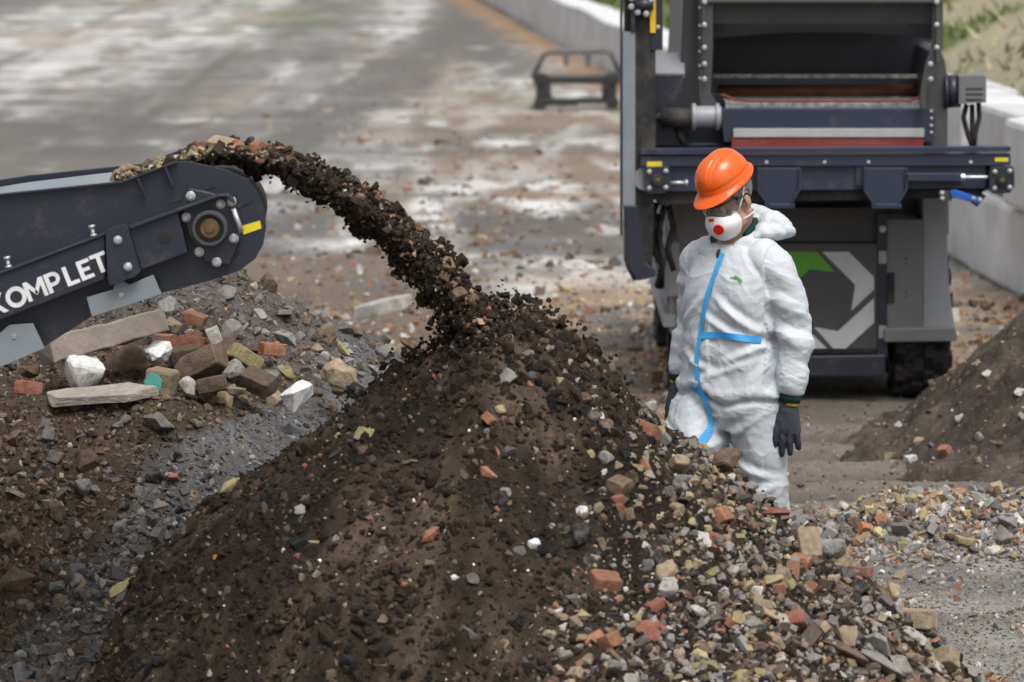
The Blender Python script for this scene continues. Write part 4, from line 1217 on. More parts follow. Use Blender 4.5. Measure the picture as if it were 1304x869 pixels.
# ------------------------------------------------------------------ the big screening machine
def machine():
    t = thing('screening_machine', 'dark grey and navy wheeled screening machine with cross conveyor and arrow logo behind the worker', 'machine', P(1000, 520, 23.5))
    d0 = 22.3
    gd = lambda d: -200 + 3 * FPX / d
    # cross conveyor
    b = MB()
    b.slab([(816, 190), (1287, 187), (1287, 193), (816, 197)], d0, .09)                # deck flange
    b.slab([(816, 199), (1287, 196), (1287, 211), (816, 212)], d0 + .02, .46)          # rail
    b.slab([(850, 212), (1255, 211), (1255, 240), (850, 244)], d0 + .05, .40)          # beam
    b.slab([(1090, 206), (1152, 205), (1152, 236), (1106, 240), (1090, 236)], d0 + .03, .03)
    b.mi = 1
    for x in (905, 976, 1050, 1106, 1236): b.bolt(x, 207, d0 + .02, .008, .012)
    b.build('cross_conveyor_frame', [M_navy2, M_zinc], t, .006)
    for x0 in (966, 1102):
        b = MB()
        b.slab([(x0, 214), (x0 + 52, 214), (x0 + 52, 240), (x0 + 40, 261), (x0 + 14, 261), (x0, 242)], d0 - .01, .012)
        b.slab([(x0 - 2, 214), (x0 + 1, 214), (x0 + 1, 243), (x0 + 15, 262), (x0 + 12, 264), (x0 - 2, 244)], d0 - .03, .05)
        b.slab([(x0 + 51, 214), (x0 + 54, 214), (x0 + 54, 242), (x0 + 41, 264), (x0 + 39, 262), (x0 + 51, 241)], d0 - .03, .05)
        b.slab([(x0 + 8, 260), (x0 + 46, 260), (x0 + 46, 266), (x0 + 8, 266)], d0 - .03, .30)
        b.build('hanger_bracket', M_navy2, t, .003)
    b = MB()
    b.slab([(820, 214), (1285, 213), (1285, 226), (1240, 252), (840, 262), (820, 240)], d0 + .09, .34); b.build('belt', M_black, t, .01)
    for nm, x0, x1 in (('end', 822, 852), ('end', 1262, 1290)):
        b = MB(); ym = 229
        b.slab([(x0, 213), (x1, 212), (x1 + 2, 220), (x1 + 2, 238), (x1 - 4, 246), (x0 + 2, 247), (x0 - 2, 238), (x0 - 2, 222)], d0 - .02, .04)
        b.mi = 1
        for x, y in ((x0 + 5, 219), (x1 - 4, 218), (x0 + 5, 240), (x1 - 4, 239)): b.bolt(x, y, d0 - .02, .010, .014)
        b.mi = 2; c = P((x0 + x1) / 2, 229, d0 - .02); b.tube([c, c + Vector((0, -.03, 0))], [.030, .028], 20); b.mi = 3; b.tube([c + Vector((0, -.02, 0)), c + Vector((0, -.035, 0))], [.014, .013], 14)
        b.build('bearing_plate', [M_navy, M_zinc, M_black, M_brass], t, .003)
    b = MB(); c = P(822, 228, d0 + .06); b.cyl(c, c + Vector((0, .36, 0)), .062, 24); b.build('pulley', M_lgrey, t)
    b = MB(); b.slab([(1152, 221), (1224, 221), (1224, 231), (1152, 231)], d0 - .03, .08); b.mi = 1; b.cyl(P(1224, 226, d0 + .01), P(1258, 226, d0 + .01), .010, 10); b.cyl(P(1223, 226, d0 + .01), P(1229, 226, d0 + .01), .022, 6); b.build('belt_tensioner', [M_navy2, M_zinc], t, .003)
    b = MB(); b.cyl(P(850, 233, d0), P(876, 233, d0), .009, 10); b.cyl(P(872, 233, d0), P(876, 233, d0), .018, 6); b.build('belt_tensioner', M_zinc, t)
    for x0, y0, x1, y1 in ((824, 206, 843, 212), (1267, 201, 1284, 206)):
        b = MB(); b.rect(x0, y0, x1, y1, d0 + .016, .002); b.build('sticker', M_yellow, t)
    for q, bx in (([(1210, 244), (1216, 242), (1240, 250), (1252, 254), (1246, 261), (1232, 256), (1212, 251)], 1200),):
        b = MB(); b.slab(q, d0 - .03, .25); b.build('belt_scraper', M_blue, t, .004)
        b = MB(); b.slab([(1196, 243), (1212, 243), (1212, 256), (1196, 256)], d0 - .02, .03); b.slab([(1228, 252), (1256, 250), (1244, 264)], d0 - .01, .2); b.mi = 1
        for x, y in ((1200, 246), (1200, 253), (1240, 253), (1248, 255)): b.bolt(x, y, d0 - .03, .009, .01)
        b.build('scraper_bracket', [M_black, M_zinc], t, .002)
    # feed box with red skirt above the cross conveyor
    d1 = 22.75
    b = MB(); b.slab([(918, 139), (1191, 139), (1189, 181), (922, 181)], d1, .5)
    b.mi = 1
    for y in (142, 151, 160, 169): b.bolt(1186, y, d1, .007, .01)
    b.build('head_beam', [M_navy2, M_zinc], t, .006)
    b = MB(); b.rect(932, 173, 1176, 192, d1 - .022, .012); b.build('rubber_skirt', M_red, t)
    b = MB(); b.rect(934, 164, 1177, 175, d1 - .030, .02); b.build('clamp_strip', M_alu, t, .002)
    b = MB(); b.cyl(P(842, 150, d1 - .17), P(880, 150, d1 - .17), .052, 24); b.tube([P(832, 151, d1 - .17), P(838, 150, d1 - .17), P(843, 150, d1 - .17)], [.008, .025, .03], 14); b.build('hydraulic_motor', M_black, t)
    b = MB(); b.cyl(P(880, 149, d1 - .17), P(918, 149, d1 - .17), .058, 24)
    for x in (881, 911): b.cyl(P(x, 149, d1 - .17), P(x + 5, 149, d1 - .17), .072, 24)
    b.build('gearbox', M_lgrey, t, .003)
    b = MB(); b.tube([P(862, 160, d1 - .12), P(868, 176, d1 - .14), P(878, 190, d1 - .12)], .018, 10); b.build('hydraulic_hose', M_black, t)
    b = MB(); b.rect(924, 130, 1176, 140, d1 + .12, .6)
    b.build('screen_deck', M_mesh, t)
    b = MB(); pts = [(915, 123), (921, 121), (935, 127), (955, 129), (1120, 129), (1158, 129), (1174, 123), (1179, 121)]
    b.tube([P(x, y, d1 + .1) for x, y in pts], .007, 8); b.build('rubber_edging', M_red, t)
    b = MB(); b.cyl(P(914, 116, d1 + .65), P(1176, 114, d1 + .65), .045, 20); b.build('rusty_roller', M_rust, t)
    b = MB(); b.rect(908, 95, 1170, 99.5, d1 + .6, .03); b.build('screen_edge', M_mesh, t)
    b = MB(); b.rect(908, 100, 1180, 108, d1 + .55, .03); b.build('cross_bar', M_navy, t)
    b = MB(); b.rect(905, 20, 1185, 180, d1 + 1.4, .05); b.build('box_back', M_black, t)
    # hood over the screen box
    b = MB(); n = 16; vs = []
    for i in range(n + 1):
        f = i / n; x = 906 + f * 282; arch = 8.5 * (1 - (2 * f - 1) ** 2)
        vs += [P(x, 4, d1 - .05), P(x, 30, d1 - .02), P(x, 49 - arch, d1 + .10), P(x, 49 - arch + 1, d1 + .13), P(x, 28, d1 + .3)]
    fs = []
    for i in range(n):
        for k in range(4): fs.append((i * 5 + k, i * 5 + 5 + k, i * 5 + 6 + k, i * 5 + 1 + k))
    b.faces(vs, fs, False)
    b.build('hood', M_dgrey, t)
    b = MB(); b.slab([(896, -60), (1197, -60), (1197, 0), (896, 0)], d1 - .08, .9); b.slab([(894, -1), (1200, -1), (1200, 4), (894, 4)], d1 - .11, .07); b.build('hopper', M_dgrey, t, .004)
    b = MB(); b.slab([(908, 40), (1185, 40), (1185, 98), (908, 98)], d1 + .9, .05); b.build('inner_panel', M_navy, t)
    for sgn in (0, 1):
        b = MB()
        if sgn == 0: q = [(890, -60), (907, -60), (908, 60), (905, 118), (918, 140), (918, 150), (896, 150), (890, 120)]
        else: q = [(1188, -60), (1201, -60), (1201, 60), (1190, 88), (1180, 118), (1180, 138), (1172, 138), (1172, 118), (1178, 84), (1187, 60)]
        b.slab(q, d1 - .09, .05)
        qq = [(x + (4 if sgn == 0 else -4), y) for x, y in q]
        b.mi = 0; b.slab([(q[0][0] + 4, -60), (q[0][0] + 8, -60), (q[0][0] + 8, 80), (q[0][0] + 4, 80)], d1 - .12, .05)
        b.mi = 1
        for y in (3, 32, 61, 82, 101): b.bolt(q[0][0] + (7 if sgn == 0 else 5) - (0 if y < 70 or sgn == 0 else 8), y, d1 - .12, .011, .014)
        for y in (10, 33, 49, 66, 84, 100):
            if sgn == 0: b.bolt(q[0][0] + 1, y, d1 - .09, .006, .008)
        b.build('screen_box_side', [M_dgrey, M_zinc], t, .003)
    b = MB(); b.slab([(872, -60), (893, -60), (893, 140), (860, 140), (866, 100), (868, 60)], d1 + .08, 1.9); b.build('side_wall', M_dgrey, t, .01)
    b = MB(); b.slab([(1186, 66), (1196, 60), (1203, 75), (1207, 100), (1207, 190), (1176, 190), (1180, 110)], d1 + .06, 1.9); b.build('side_wall', M_dgrey, t, .01)
    # motor on the right with hoses
    b = MB(); b.slab([(1221, 97), (1254, 96), (1256, 99), (1256, 131), (1221, 133)], d1, .22); b.mi = 1
    for y in (112, 119, 126): b.rect(1230, y, 1252, y + 3, d1 - .002, .004)
    b.build('motor_cover', [M_mgrey, M_black], t, .006)
    b = MB(); b.cyl(P(1204, 117, d1 + .11), P(1222, 116, d1 + .11), .088, 24); b.cyl(P(1201, 117, d1 + .11), P(1206, 117, d1 + .11), .10, 24); b.build('motor_housing', M_navy, t)
    for pts in ([(1231, 133), (1227, 150), (1232, 170), (1238, 186)], [(1238, 133), (1238, 160), (1239, 186)], [(1246, 131), (1247, 150), (1242, 170), (1240, 186)]):
        b = MB(); b.tube([P(x, y, d1 + .08) for x, y in pts], .014, 10); b.build('hydraulic_hose', M_black, t)
    # left: folded side conveyor standing upright, blue box
    d2 = 22.35
    b = MB(); b.slab([(797, -80), (835, -80), (835, 190), (831, 340), (825, 356), (806, 358), (797, 340)], d2 + .03, .45); b.build('folded_conveyor', M_black, t, .01)
    b = MB(); b.slab([(792, 41), (809, 41), (809, 262), (792, 262)], d2, .04); b.mi = 1; b.slab([(790, -80), (793, -80), (793, 300), (790, 300)], d2 - .01, .10); b.slab([(803, -80), (809, -80), (809, 41), (803, 41)], d2 - .01, .05)
    b.build('folded_conveyor_rail', [M_flap, M_navy], t, .003)
    b = MB(); b.slab([(794, 262), (812, 262), (822, 335), (835, 345), (835, 352), (812, 358), (799, 340)], d2 - .03, .1); b.build('folded_conveyor_foot', M_navy, t, .006)
    b = MB(); b.slab([(829, -80), (844, -80), (844, 64), (829, 64)], d2 + .02, .12); b.mi = 1; b.bolt(838, 35, d2 + .02, .009, .012); b.build('upright', [M_navy, M_zinc], t, .004)
    b = MB(); b.slab([(828, -80), (835, -80), (835, 42), (828, 42)], d2 + .004, .014); b.build('safety_strip', M_yelpaint, t)
    b = MB(); b.cyl(P(808, 6, d2 - .01), P(832, 6, d2 - .01), .03, 16); b.mi = 1
    for x, y in ((804, -2), (804, 9), (829, 2), (812, 16), (823, 18)): b.bolt(x, y, d2 - .02, .012, .014)
    b.build('hinge', [M_navy, M_zinc], t)
    b = MB(); p = [P(828, 68, d1 - .05), P(870, 65, d1 - .05), P(870, 95, d1 - .10), P(828, 95, d1 - .10)]
    b.prism([P(828, 95, d1 - .1), P(870, 95, d1 - .1), P(868, 186, d1 - .1), P(828, 186, d1 - .1)], Vector((0, .5, 0)))
    b.build('guard_box', M_navy, t, .006)
    b = MB(); b.prism([P(829, 93, d1 - .1), P(872, 93, d1 - .1), P(872, 66, d1 + .28), P(829, 68, d1 + .28)], Vector((0, .012, -.03))); b.build('guard_lid', M_lgrey, t, .004)
    b = MB(); b.slab([(824, 75), (828, 72), (829, 130), (828, 172), (824, 172)], d1 - .13, .04); b.mi = 1
    for y in (72, 95, 146, 170): b.bolt(826, y, d1 - .13, .008, .01)
    b.cyl(P(810, 156, d1 - .1), P(826, 156, d1 - .1), .018, 12)
    b.build('guard_hinge', [M_lgrey, M_zinc], t, .002)
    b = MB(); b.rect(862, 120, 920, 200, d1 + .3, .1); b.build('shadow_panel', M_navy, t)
    b = MB(); b.slab([(826, 182), (1200, 182), (1200, 200), (826, 200)], d1 + .25, 2.4); b.build('deck_plate', M_navy, t, .01)
    # main body under the cross conveyor
    d3 = 22.85
    b = MB()
    b.slab([(862, 246), (1208, 246), (1208, 300), (862, 330)], d3 + .35, 3.2)
    b.build('chassis', M_navy, t, .01)
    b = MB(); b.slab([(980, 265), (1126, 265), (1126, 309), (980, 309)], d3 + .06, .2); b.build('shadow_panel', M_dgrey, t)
    # logo door: flat face with rounded top and bottom edges
    b = MB(); prof = [(306, .10), (307.5, .03), (311, .0), (444, .0), (450, .015), (454, .05), (456, .12)]
    vs = []
    for y, o in prof: vs += [P(940, y, d3 + o), P(1117, y, d3 + o)]
    fs = [(2 * i, 2 * i + 1, 2 * i + 3, 2 * i + 2) for i in range(len(prof) - 1)]
    back = [P(940, 456, d3 + .2), P(1117, 456, d3 + .2), P(940, 306, d3 + .2), P(1117, 306, d3 + .2)]
    nb = len(vs); vs += back
    fs += [(nb - 2, nb - 1, nb + 1, nb), (0, 1, nb + 3, nb + 2), tuple([2 * i for i in range(len(prof))] + [nb, nb + 2]), tuple([2 * i + 1 for i in range(len(prof))] + [nb + 1, nb + 3])]
    b.faces(vs, fs)
    door = b.build('logo_door', M_dgrey, t)
    b = MB(); L = d3 - .004
    for q in ([(1047, 321), (1081, 321), (1113, 353), (1113, 369), (1084, 396), (1089, 363)], [(1037, 417), (1067, 422), (1113, 380), (1113, 411), (1077, 444), (1061, 444)], [(975, 444), (1053, 444), (1035, 426), (1025, 425), (985, 425), (968, 437)]):
        b.slab(q, L, .002)
    b.mi = 1; b.slab([(957, 350), (985, 321), (1041, 321), (1063, 347), (1031, 343), (1017, 357), (1003, 372), (985, 392), (957, 392)], L, .002)
    b.build('arrow_logo', [M_logo, M_green], door)
    b = MB(); b.slab([(935, 455), (1127, 452), (1127, 480), (935, 480)], d3 - .03, .3); b.build('bumper', M_navy, t, .008)
    b = MB(); b.slab([(1117, 272), (1130, 272), (1130, 456), (1117, 456)], d3 - .01, .1); b.mi = 1; b.bolt(1124, 292, d3 - .01, .014, .01)
    b.mi = 2; b.rect(1119, 320, 1129, 336, d3 - .016, .006); b.rect(1119, 415, 1129, 431, d3 - .016, .006); b.build('door_post', [M_navy, M_zinc, M_lgrey], t, .003)
    b = MB(); b.slab([(1126, 280), (1175, 280), (1175, 434), (1126, 434)], d3 - .0, .9)
    b.mi = 1
    for y in (330, 336, 372, 378): b.bolt(1154, y, d3, .004, .003, 1)
    b.build('side_cabinet', [M_mgrey, M_black], t, .008)
    b = MB(); b.slab([(1131, 348), (1139, 347), (1139, 386), (1131, 386)], d3 - .02, .03); b.build('door_handle', M_black, t, .004)
    # flared fender at the right corner
    b = MB()
    f0 = [P(1175, 252, d3 + .03), P(1206, 252, d3 + .03), P(1207, 340, d3 + .03), P(1211, 385, d3), P(1219, 432, d3 - .02), P(1126, 434, d3 - .02), P(1126, 428, d3 - .02), P(1175, 428, d3 - .02)]
    b.prism([P(1175, 252, d3 + .03), P(1206, 252, d3 + .03), P(1207, 340, d3 + .03), P(1211, 385, d3 + .03), P(1217, 420, d3 + .03), P(1175, 420, d3 + .03)], Vector((0, 2.9, 0)))
    b.build('fender', M_lgrey, t, .006)
    b = MB(); b.slab([(1126, 419), (1217, 417), (1220, 432), (1217, 435), (1126, 436)], d3 - .035, .4); b.build('fender_lip', M_mgrey, t, .006)
    # left side body, step rail
    X0 = P(862, 300, d3).x
    def yz(name, pts, x0, x1, m, bev=.006):
        b = MB(); b.prism([Vector((x0, y, z)) for y, z in pts], Vector((x1 - x0, 0, 0))); return b.build(name, m, t, bev)
    yz('side_panel', [(22.95, .38), (26.2, .38), (26.2, 1.12), (22.95, 1.12)], X0, X0 + .10, M_mgrey)
    yz('step_rail', [(22.9, .40), (26.4, .40), (26.4, .47), (22.9, .47)], X0 - .07, X0 + .02, M_lgrey)
    b = MB(); b.slab([(862, 255), (905, 255), (905, 452), (868, 452), (862, 440)], d3 + .02, .12); b.build('corner_panel', M_mgrey, t, .006)
    yz('side_post', [(22.93, .36), (23.05, .36), (23.05, 1.1), (22.93, 1.1)], X0 - .03, X0 + .02, M_lgrey)
    for yy in (24.2, 25.2): yz('side_post', [(yy, .36), (yy + .07, .36), (yy + .07, 1.05), (yy, 1.05)], X0 - .02, X0 + .02, M_lgrey)
    b = MB(); c = Vector((X0 - .10, 23.3, .98)); b.tube([c, c + Vector((-.04, -.05, -.14)), c + Vector((.05, -.06, -.28)), c + Vector((.02, 0, -.40))], .028, 12); b.blob(c + Vector((-.02, -.06, -.1)), (.06, .07, .07)); b.build('hydraulic_hose', M_black, t)
    b = MB(); c = Vector((X0 - .02, 22.9, .72)); b.box(c, (.07, .08, .30)); b.box(c + Vector((-.03, -.03, .02)), (.03, .03, .22)); b.build('valve_block', M_lgrey, t, .01)
    for k, pts in enumerate((((846, 262), (838, 300), (846, 330), (840, 352)), ((852, 262), (857, 290), (850, 318), (858, 345)), ((836, 258), (828, 285), (833, 318), (843, 338)))):
        b = MB(); b.tube([P(x, y, 22.55 + .04 * k) for x, y in pts], .016, 10); b.build('hydraulic_hose', M_black, t)
    # wheels with lugged tyres
    def wheel(x, y, r, w):
        b = MB(); seg = 56; prof = [(-.5, .55), (-.5, .86), (-.44, .96), (-.3, 1.0), (.3, 1.0), (.44, .96), (.5, .86), (.5, .55)]
        vs = []; fs = []
        for k in range(seg):
            a = 2 * PI * k / seg
            for u, q in prof: vs.append(Vector((x + u * w, y + math.cos(a) * q * r, r + math.sin(a) * q * r)))
        m = len(prof)
        for k in range(seg):
            for i in range(m - 1): fs.append((k * m + i, k * m + i + 1, ((k + 1) % seg) * m + i + 1, ((k + 1) % seg) * m + i))
        b.faces(vs, fs, True)
        for k in range(14):
            for s in (-1, 1):
                a = 2 * PI * (k + (.5 if s > 0 else 0)) / 14
                for h in range(3):
                    aa = a + h * .085; uu = s * (.10 + .16 * h)
                    rot = Matrix.Rotation(-(aa - PI / 2), 3, 'X') if False else Matrix.Rotation(aa - PI / 2, 3, 'X')
                    b.box((x + uu * w, y + math.cos(aa) * r * 1.01, r + math.sin(aa) * r * 1.01), (.18 * w, .075, .065), rot)
        o = b.build('wheel', M_black, t, 0)
        b = MB(); b.tube([Vector((x - w * .4, y, r)), Vector((x + w * .4, y, r))], [r * .56, r * .56], 30); b.tube([Vector((x - w * .46, y, r)), Vector((x + w * .46, y, r))], [r * .18, r * .18], 18); b.build('rim', M_dgrey, o)
    xr = P(1169, 500, 23.25).x
    for (x, y) in ((xr, 23.28), (xr, 25.6), (X0 + .13, 23.35), (X0 + .13, 25.6)): wheel(x, y, .36, .30)
machine()

# ------------------------------------------------------------------ loader frame lying on the yard
def attachment():
    d = 48.0
    M = mat('black frame paint', (.02, .02, .022), rough=.5, var=.2, bump=.1)
    t = thing('quick_coupler_frame', 'black steel loader frame standing on the far yard beside the low wall', 'frame', P(735, 137, d))
    b = MB(); b.rect(683, 98, 785, 107, d, .10); b.build('top_beam', M, t, .01)
    b = MB(); b.rect(683, 127, 736, 135, d, .10); b.rect(684, 125, 785, 132, d + .06, .06); b.build('bottom_beam', M, t, .01)
    for x in (688, 780):
        b = MB(); b.rect(x - 5.5, 93, x + 5.5, 139, d - .03, .14); b.rect(x - 9, 95, x + 9, 108, d - .05, .18); b.rect(x - 8, 126, x + 8, 138, d - .05, .18); b.build('side_post', M, t, .01)
    M2 = mat('grey guard paint', (.10, .10, .10), rough=.6, var=.2, bump=.1, dust=DUST, dust_amt=.4)
    b = MB(); D = d + .5
    b.tube([P(678, 100, D), P(692, 70, D), P(700, 67, D), P(770, 65, D), P(778, 67, D), P(790, 95, D)], .030, 10)
    b.build('guard_rail', M2, t)
    for x in (721, 749):
        b = MB(); b.rect(x - 3.5, 67, x + 3.5, 84, D - .03, .06); b.build('guard_post', M2, t, .006)
    b = MB(); b.tube([P(685, 100, d + .1), P(696, 97, D), P(780, 97, D), P(785, 99, d + .1)], .028, 10); b.build('lower_rail', M2, t)
    for x in (697, 771):
        b = MB(); b.rect(x - 5, 104, x + 5, 128, d + .2, .03); b.build('plate', M2, t, .004)
attachment()

# ------------------------------------------------------------------ concrete walls
M_conc = mat('cast concrete', (.56, .57, .575), rough=.9, var=.12, scale=2.2, bump=.3, bscale=18, bdist=.01, dust=(.36, .34, .31), dust_amt=.6, dscale=1.4, objrand=.16)
def walls():
    L = 1.62; dirv = Vector((WK, 1, 0)).normalized(); side = Vector((1, -WK, 0)).normalized()
    labs = {}
    start = Vector((wall_x(25.2), 25.2, 0))
    k = 0
    for course in (0, 1):
        for i in range(7):
            p = start + dirv * (i * L)
            b = MB()
            z0, z1 = course * .60 + .0, course * .60 + .585
            x0 = .065 * math.sin(i * 3.1 + course * 1.7); q = []
            a = p + side * x0; e = p + dirv * (L - .05) + side * (x0 + .02 * math.sin(i * 5.3))
            b.faces([a + Vector((0, 0, z0)), a + side * .6 + Vector((0, 0, z0)), e + side * .6 + Vector((0, 0, z0)), e + Vector((0, 0, z0)),
                     a + Vector((0, 0, z1)), a + side * .6 + Vector((0, 0, z1)), e + side * .6 + Vector((0, 0, z1)), e + Vector((0, 0, z1))],
                    [(0, 1, 2, 3), (7, 6, 5, 4), (0, 4, 5, 1), (1, 5, 6, 2), (2, 6, 7, 3), (3, 7, 4, 0)])
            o = b.build('concrete_block', M_conc, None, .045)
            row = 'top' if course else 'bottom'
            nm = ['first', 'second', 'third', 'fourth', 'fifth', 'sixth', 'last'][i]
            tag(o, f'{row} course concrete block, {nm} from the near end of the wall beside the machine', 'block', 'big blocks of the retaining wall')
    y0 = 36.6; b = MB()
    for s in (0,):
        a = Vector((wall_x(y0), y0, -.02)); e = Vector((wall_x(118), 118, -.02))
        n = 40; vs = []; fs = []
        for i in range(n + 1):
            p = a + (e - a) * i / n + side * (.02 * math.sin(i * 2.3)); h = .66 + .02 * math.sin(i * 1.7)
            vs += [p, p + Vector((0, 0, h)), p + side * .5 + Vector((0, 0, h)), p + side * .5]
        for i in range(n):
            for k in range(4): fs.append((i * 4 + k, i * 4 + (k + 1) % 4, i * 4 + 4 + (k + 1) % 4, i * 4 + 4 + k))
        fs += [(3, 2, 1, 0), (n * 4, n * 4 + 1, n * 4 + 2, n * 4 + 3)]
        b.faces(vs, fs)
    o = b.build('low_wall', M_conc, None, .03)
    tag(o, 'long low pale concrete wall along the far yard at the foot of the grassy slope', 'wall')
walls()
# ------------------------------------------------------------------ the worker
def mat_suit():
    m, nt, b = newmat('white coverall fabric'); L = nt.links.new
    tc = N(nt, 'ShaderNodeTexCoord')
    b.inputs['Base Color'].default_value = (.51, .545, .575, 1); b.inputs['Roughness'].default_value = .62
    b.inputs['Specular IOR Level'].default_value = .35
    n1 = N(nt, 'ShaderNodeTexNoise', i_Scale=7.0, i_Detail=2.0, i_Roughness=.5, i_Distortion=.8)
    n2 = N(nt, 'ShaderNodeTexNoise', i_Scale=22.0, i_Detail=3.0, i_Roughness=.6, i_Distortion=.6)
    v = N(nt, 'ShaderNodeTexVoronoi', i_Scale=15.0); v.feature = 'DISTANCE_TO_EDGE'
    wv = N(nt, 'ShaderNodeMix', data_type='VECTOR'); wv.inputs['Factor'].default_value = .12
    L(tc.outputs['Object'], n1.inputs['Vector']); L(tc.outputs['Object'], n2.inputs['Vector'])
    L(tc.outputs['Object'], wv.inputs['A']); L(n1.outputs['Color'], wv.inputs['B']); L(wv.outputs['Result'], v.inputs['Vector'])
    ab = N(nt, 'ShaderNodeMath', operation='PINGPONG'); ab.inputs[1].default_value = .5
    m2 = N(nt, 'ShaderNodeMath', operation='MULTIPLY'); m2.inputs[1].default_value = 3.0
    L(n1.outputs['Fac'], m2.inputs[0]); L(m2.outputs[0], ab.inputs[0])
    a1 = N(nt, 'ShaderNodeMath', operation='MULTIPLY_ADD'); a1.inputs[1].default_value = .35
    L(n2.outputs['Fac'], a1.inputs[0]); L(ab.outputs[0], a1.inputs[2])
    mr = N(nt, 'ShaderNodeMapRange'); mr.inputs['From Max'].default_value = .12; mr.inputs['To Max'].default_value = .25
    L(v.outputs['Distance'], mr.inputs['Value'])
    a2 = N(nt, 'ShaderNodeMath', operation='ADD'); L(a1.outputs[0], a2.inputs[0]); L(mr.outputs['Result'], a2.inputs[1])
    bp = N(nt, 'ShaderNodeBump', i_Strength=.18, i_Distance=.008); L(a2.outputs[0], bp.inputs['Height']); L(bp.outputs['Normal'], b.inputs['Normal'])
    cn = N(nt, 'ShaderNodeTexNoise', i_Scale=13.0, i_Detail=1.5, i_Roughness=.4, i_Distortion=.5); L(tc.outputs['Object'], cn.inputs['Vector'])
    c1 = N(nt, 'ShaderNodeMath', operation='SUBTRACT'); c1.inputs[1].default_value = .5; L(cn.outputs['Fac'], c1.inputs[0])
    c2 = N(nt, 'ShaderNodeMath', operation='ABSOLUTE'); L(c1.outputs[0], c2.inputs[0])
    c3 = N(nt, 'ShaderNodeMapRange'); c3.inputs['From Max'].default_value = .035; c3.inputs['To Min'].default_value = 1.0; c3.inputs['To Max'].default_value = 0.0; L(c2.outputs[0], c3.inputs['Value'])
    b2 = N(nt, 'ShaderNodeBump', i_Strength=.16, i_Distance=.005); L(c3.outputs['Result'], b2.inputs['Height']); L(bp.outputs['Normal'], b2.inputs['Normal']); L(b2.outputs['Normal'], b.inputs['Normal'])
    # faint grime
    n3 = N(nt, 'ShaderNodeTexNoise', i_Scale=6.0, i_Detail=7.0, i_Roughness=.7); L(tc.outputs['Object'], n3.inputs['Vector'])
    g = N(nt, 'ShaderNodeMapRange'); g.inputs['From Min'].default_value = .58; g.inputs['From Max'].default_value = .8; g.inputs['To Max'].default_value = .35; L(n3.outputs['Fac'], g.inputs['Value'])
    mx = N(nt, 'ShaderNodeMix', data_type='RGBA'); mx.inputs['A'].default_value = (.51, .545, .575, 1); mx.inputs['B'].default_value = (.44, .43, .40, 1)
    sx = N(nt, 'ShaderNodeSeparateXYZ'); L(tc.outputs['Object'], sx.inputs[0])
    gz = N(nt, 'ShaderNodeMapRange'); gz.inputs['From Min'].default_value = .98; gz.inputs['From Max'].default_value = .45; gz.inputs['To Max'].default_value = 1.0; L(sx.outputs['Z'], gz.inputs['Value'])
    n4 = N(nt, 'ShaderNodeTexNoise', i_Scale=16.0, i_Detail=8.0, i_Roughness=.75); L(tc.outputs['Object'], n4.inputs['Vector'])
    g4 = N(nt, 'ShaderNodeMapRange'); g4.inputs['From Min'].default_value = .5; g4.inputs['From Max'].default_value = .72; g4.inputs['To Max'].default_value = .75; L(n4.outputs['Fac'], g4.inputs['Value'])
    gm = N(nt, 'ShaderNodeMath', operation='MULTIPLY_ADD'); L(gz.outputs['Result'], gm.inputs[0]); L(g4.outputs['Result'], gm.inputs[1]); L(g.outputs['Result'], gm.inputs[2]); gm.use_clamp = True
    L(gm.outputs[0], mx.inputs['Factor']); L(mx.outputs['Result'], b.inputs['Base Color'])
    return m
M_suit = mat_suit()
M_skin = mat('skin', (.42, .235, .17), rough=.5, var=.12, scale=30, bump=.12, bscale=160, bdist=.002, spec=.4)
M_skin.node_tree.nodes['Principled BSDF'].inputs['Subsurface Weight'].default_value = .1
M_skin.node_tree.nodes['Principled BSDF'].inputs['Subsurface Radius'].default_value = (.01, .004, .002)
M_hat = mat('orange helmet plastic', (.76, .108, .008), rough=.22, var=.05, scale=5, bump=.02, bscale=120, bdist=.001, spec=.5, dust=(.42, .20, .10), dust_amt=.45, dscale=11, dlo=.52)
M_tape = mat('blue tape', (.055, .36, .75), rough=.5, var=.08, scale=20, bump=.25, bscale=120, bdist=.003)
M_mask = mat('mask fabric', (.80, .79, .78), rough=.8, var=.04, scale=40, bump=.15, bscale=220, bdist=.001)
M_valve = mat('red valve', (.62, .015, .015), rough=.45, var=.06, bump=0)
M_glove = mat('knit glove', (.050, .054, .070), rough=.85, var=.25, scale=40, bump=.6, bscale=420, bdist=.002, spec=.2)
M_cuff = mat('green cuff knit', (.012, .045, .035), rough=.9, var=.3, scale=30, bump=.6, bscale=300, bdist=.002, spec=.15)
M_ylw = mat('yellow cuff edge', (.55, .33, .02), rough=.8, var=.2, bump=.2)
M_hair = mat('grey hair', (.20, .195, .185), rough=.7, var=.5, scale=90, bump=.7, bscale=260, bdist=.004)
M_dark = mat('black plastic', (.012, .012, .013), rough=.4, var=.1, bump=0)
M_boot = mat('boot leather', (.03, .025, .02), rough=.6, var=.3, bump=.2)
M_strap = mat('white elastic', (.62, .62, .61), rough=.8, var=.1, bump=.2, bscale=300)
M_eye = mat('eye white', (.7, .68, .65), rough=.2, var=.03, bump=0)
M_iris = mat('iris', (.06, .05, .04), rough=.2, var=.2, bump=0)
